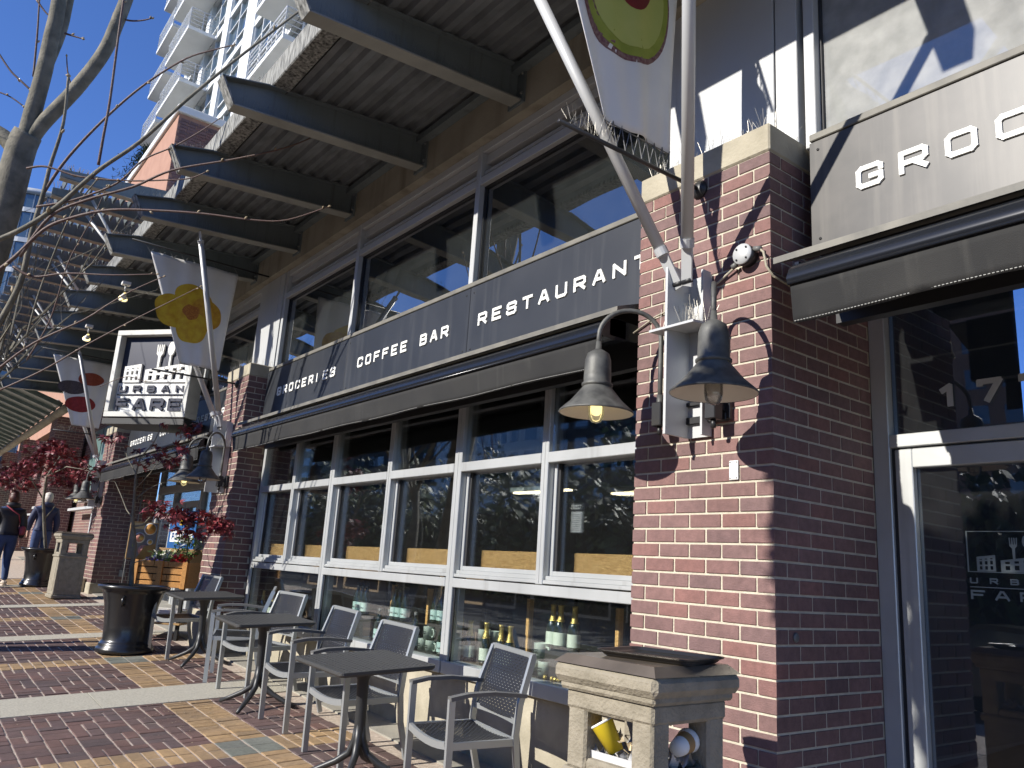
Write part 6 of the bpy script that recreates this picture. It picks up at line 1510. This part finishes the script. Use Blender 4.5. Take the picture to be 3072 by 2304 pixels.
for i_, (x_, w_, h_, c_, l_) in enumerate([(-24,26,17,'white','white block'),(4,24,20,'inner','dark brown block'),(31,26,24,'salmon','brick block'),(59,26,26,'inner','dark slab block'),(88,28,25,'clad','grey block'),(120,30,27,'inner','dark tower block'),(155,34,28,'conc','concrete block'),(195,40,30,'inner','farthest dark block')]):
    opp(x_, 58 + (i_ % 3)*3, w_, 12, h_, M[c_], l_ + ' across the street, seen only as a reflection', i_)
# added leafy tree, out of view: its clipped crown blocks sun from the entrance
def add_shade_tree():
    rg = random.Random(77); x, y = -1.2, 4.75; r = empty('added_shade_tree', (x, y, gz(x, y)), 'added dense tree out of view right of the camera, placed to shade the entrance', 'tree')
    t = MB(); t.tube([(x,y,gz(x,y)),(x+.05,y,1.6),(x+.02,y,2.8)], [.08,.06,.03], 8); t.build('trunk', M['bark'], r)
    c = MB()
    for _ in range(15000):
        p = Vector((rg.uniform(-3.4,.66), rg.uniform(4.25,5.25), rg.uniform(1.98,3.25)))
        e = ((p.x+1.35)/2.1)**4 + ((p.z-2.62)/.66)**4
        if e > 1: continue
        a = Vector((rg.gauss(0,1),rg.gauss(0,1),rg.gauss(0,1))).normalized()*.13; b_ = a.orthogonal().normalized()*.06
        c.add([p-b_, p+a*.5, p+b_, p-a*.5], [(0,1,2,3)])
    c.build('crown', M['leafg'], r)
add_shade_tree()
# parked car across
def car(x, y):
    r = empty('parked_car', (x, y, gz(x,y)-.03), 'dark car parked at the kerb, seen in window reflections', 'car')
    pr = [(-2.1,.35),(-2.05,.72),(-1.2,.85),(-.65,1.32),(.75,1.34),(1.35,.92),(2.0,.80),(2.1,.4)]
    mb = MB(); n = len(pr); vs = [(a,-.8,b_) for a,b_ in pr]+[(a,.8,b_) for a,b_ in pr]; mb.add(vs, [tuple(range(n)), tuple(range(n,2*n))[::-1]]+[(i,n+i,n+(i+1)%n,(i+1)%n) for i in range(n)]); L(mb, 'body', M['van'], r)
    mb = MB()
    for s in (-1,1): mb.add([(-.95,s*.81,.92),(-.6,s*.81,1.25),(.7,s*.81,1.27),(1.05,s*.81,.95)], [(0,1,2,3)])
    L(mb, 'windows', M['tglass'], r)
    for a in (-1.35, 1.35):
        for s in (-1, 1): w_ = MB(); w_.lathe([(.0,-.1),(.3,-.1),(.32,0),(.3,.1),(.0,.1)], 18, Matrix.Translation((a,s*.75,.32)) @ Matrix.Rotation(PI/2,4,'X')); L(w_, 'wheel', M['black'], r)
car(2.5, 8.6)

# ---- split meshes made of several separate boxes into single parts
def split_parts(names):
    for o in list(bpy.data.objects):
        if o.type != 'MESH' or o.name.split('.')[0] not in names or o.get('kind') or o.data.users > 1: continue
        me = o.data; n = len(me.vertices); par = list(range(n))
        def find(a):
            while par[a] != a: par[a] = par[par[a]]; a = par[a]
            return a
        for e in me.edges:
            a, b = find(e.vertices[0]), find(e.vertices[1])
            if a != b: par[a] = b
        groups = {}
        for p in me.polygons: groups.setdefault(find(p.vertices[0]), []).append(p)
        if len(groups) < 2: continue
        base = o.name.split('.')[0]
        for k_, (key, ps) in enumerate(groups.items()):
            idx = sorted({v for p in ps for v in p.vertices}); mp = {v: i for i, v in enumerate(idx)}
            m2 = bpy.data.meshes.new(base); m2.from_pydata([tuple(me.vertices[v].co) for v in idx], [], [tuple(mp[v] for v in p.vertices) for p in ps])
            m2.polygons.foreach_set('use_smooth', [p.use_smooth for p in ps])
            for mt_ in me.materials: m2.materials.append(mt_)
            if k_ == 0: o.data = m2
            else:
                c = o.copy(); c.data = m2; COL.objects.link(c); c.parent = o.parent
split_parts({'gasket','side_arm','fork_plate','door_frame','vent_slat','stand','door_post','cross_bar','jamb','arm','top_flange','mount_box','screw','gland','cable','tube','stem','sash_track','rail','step'})
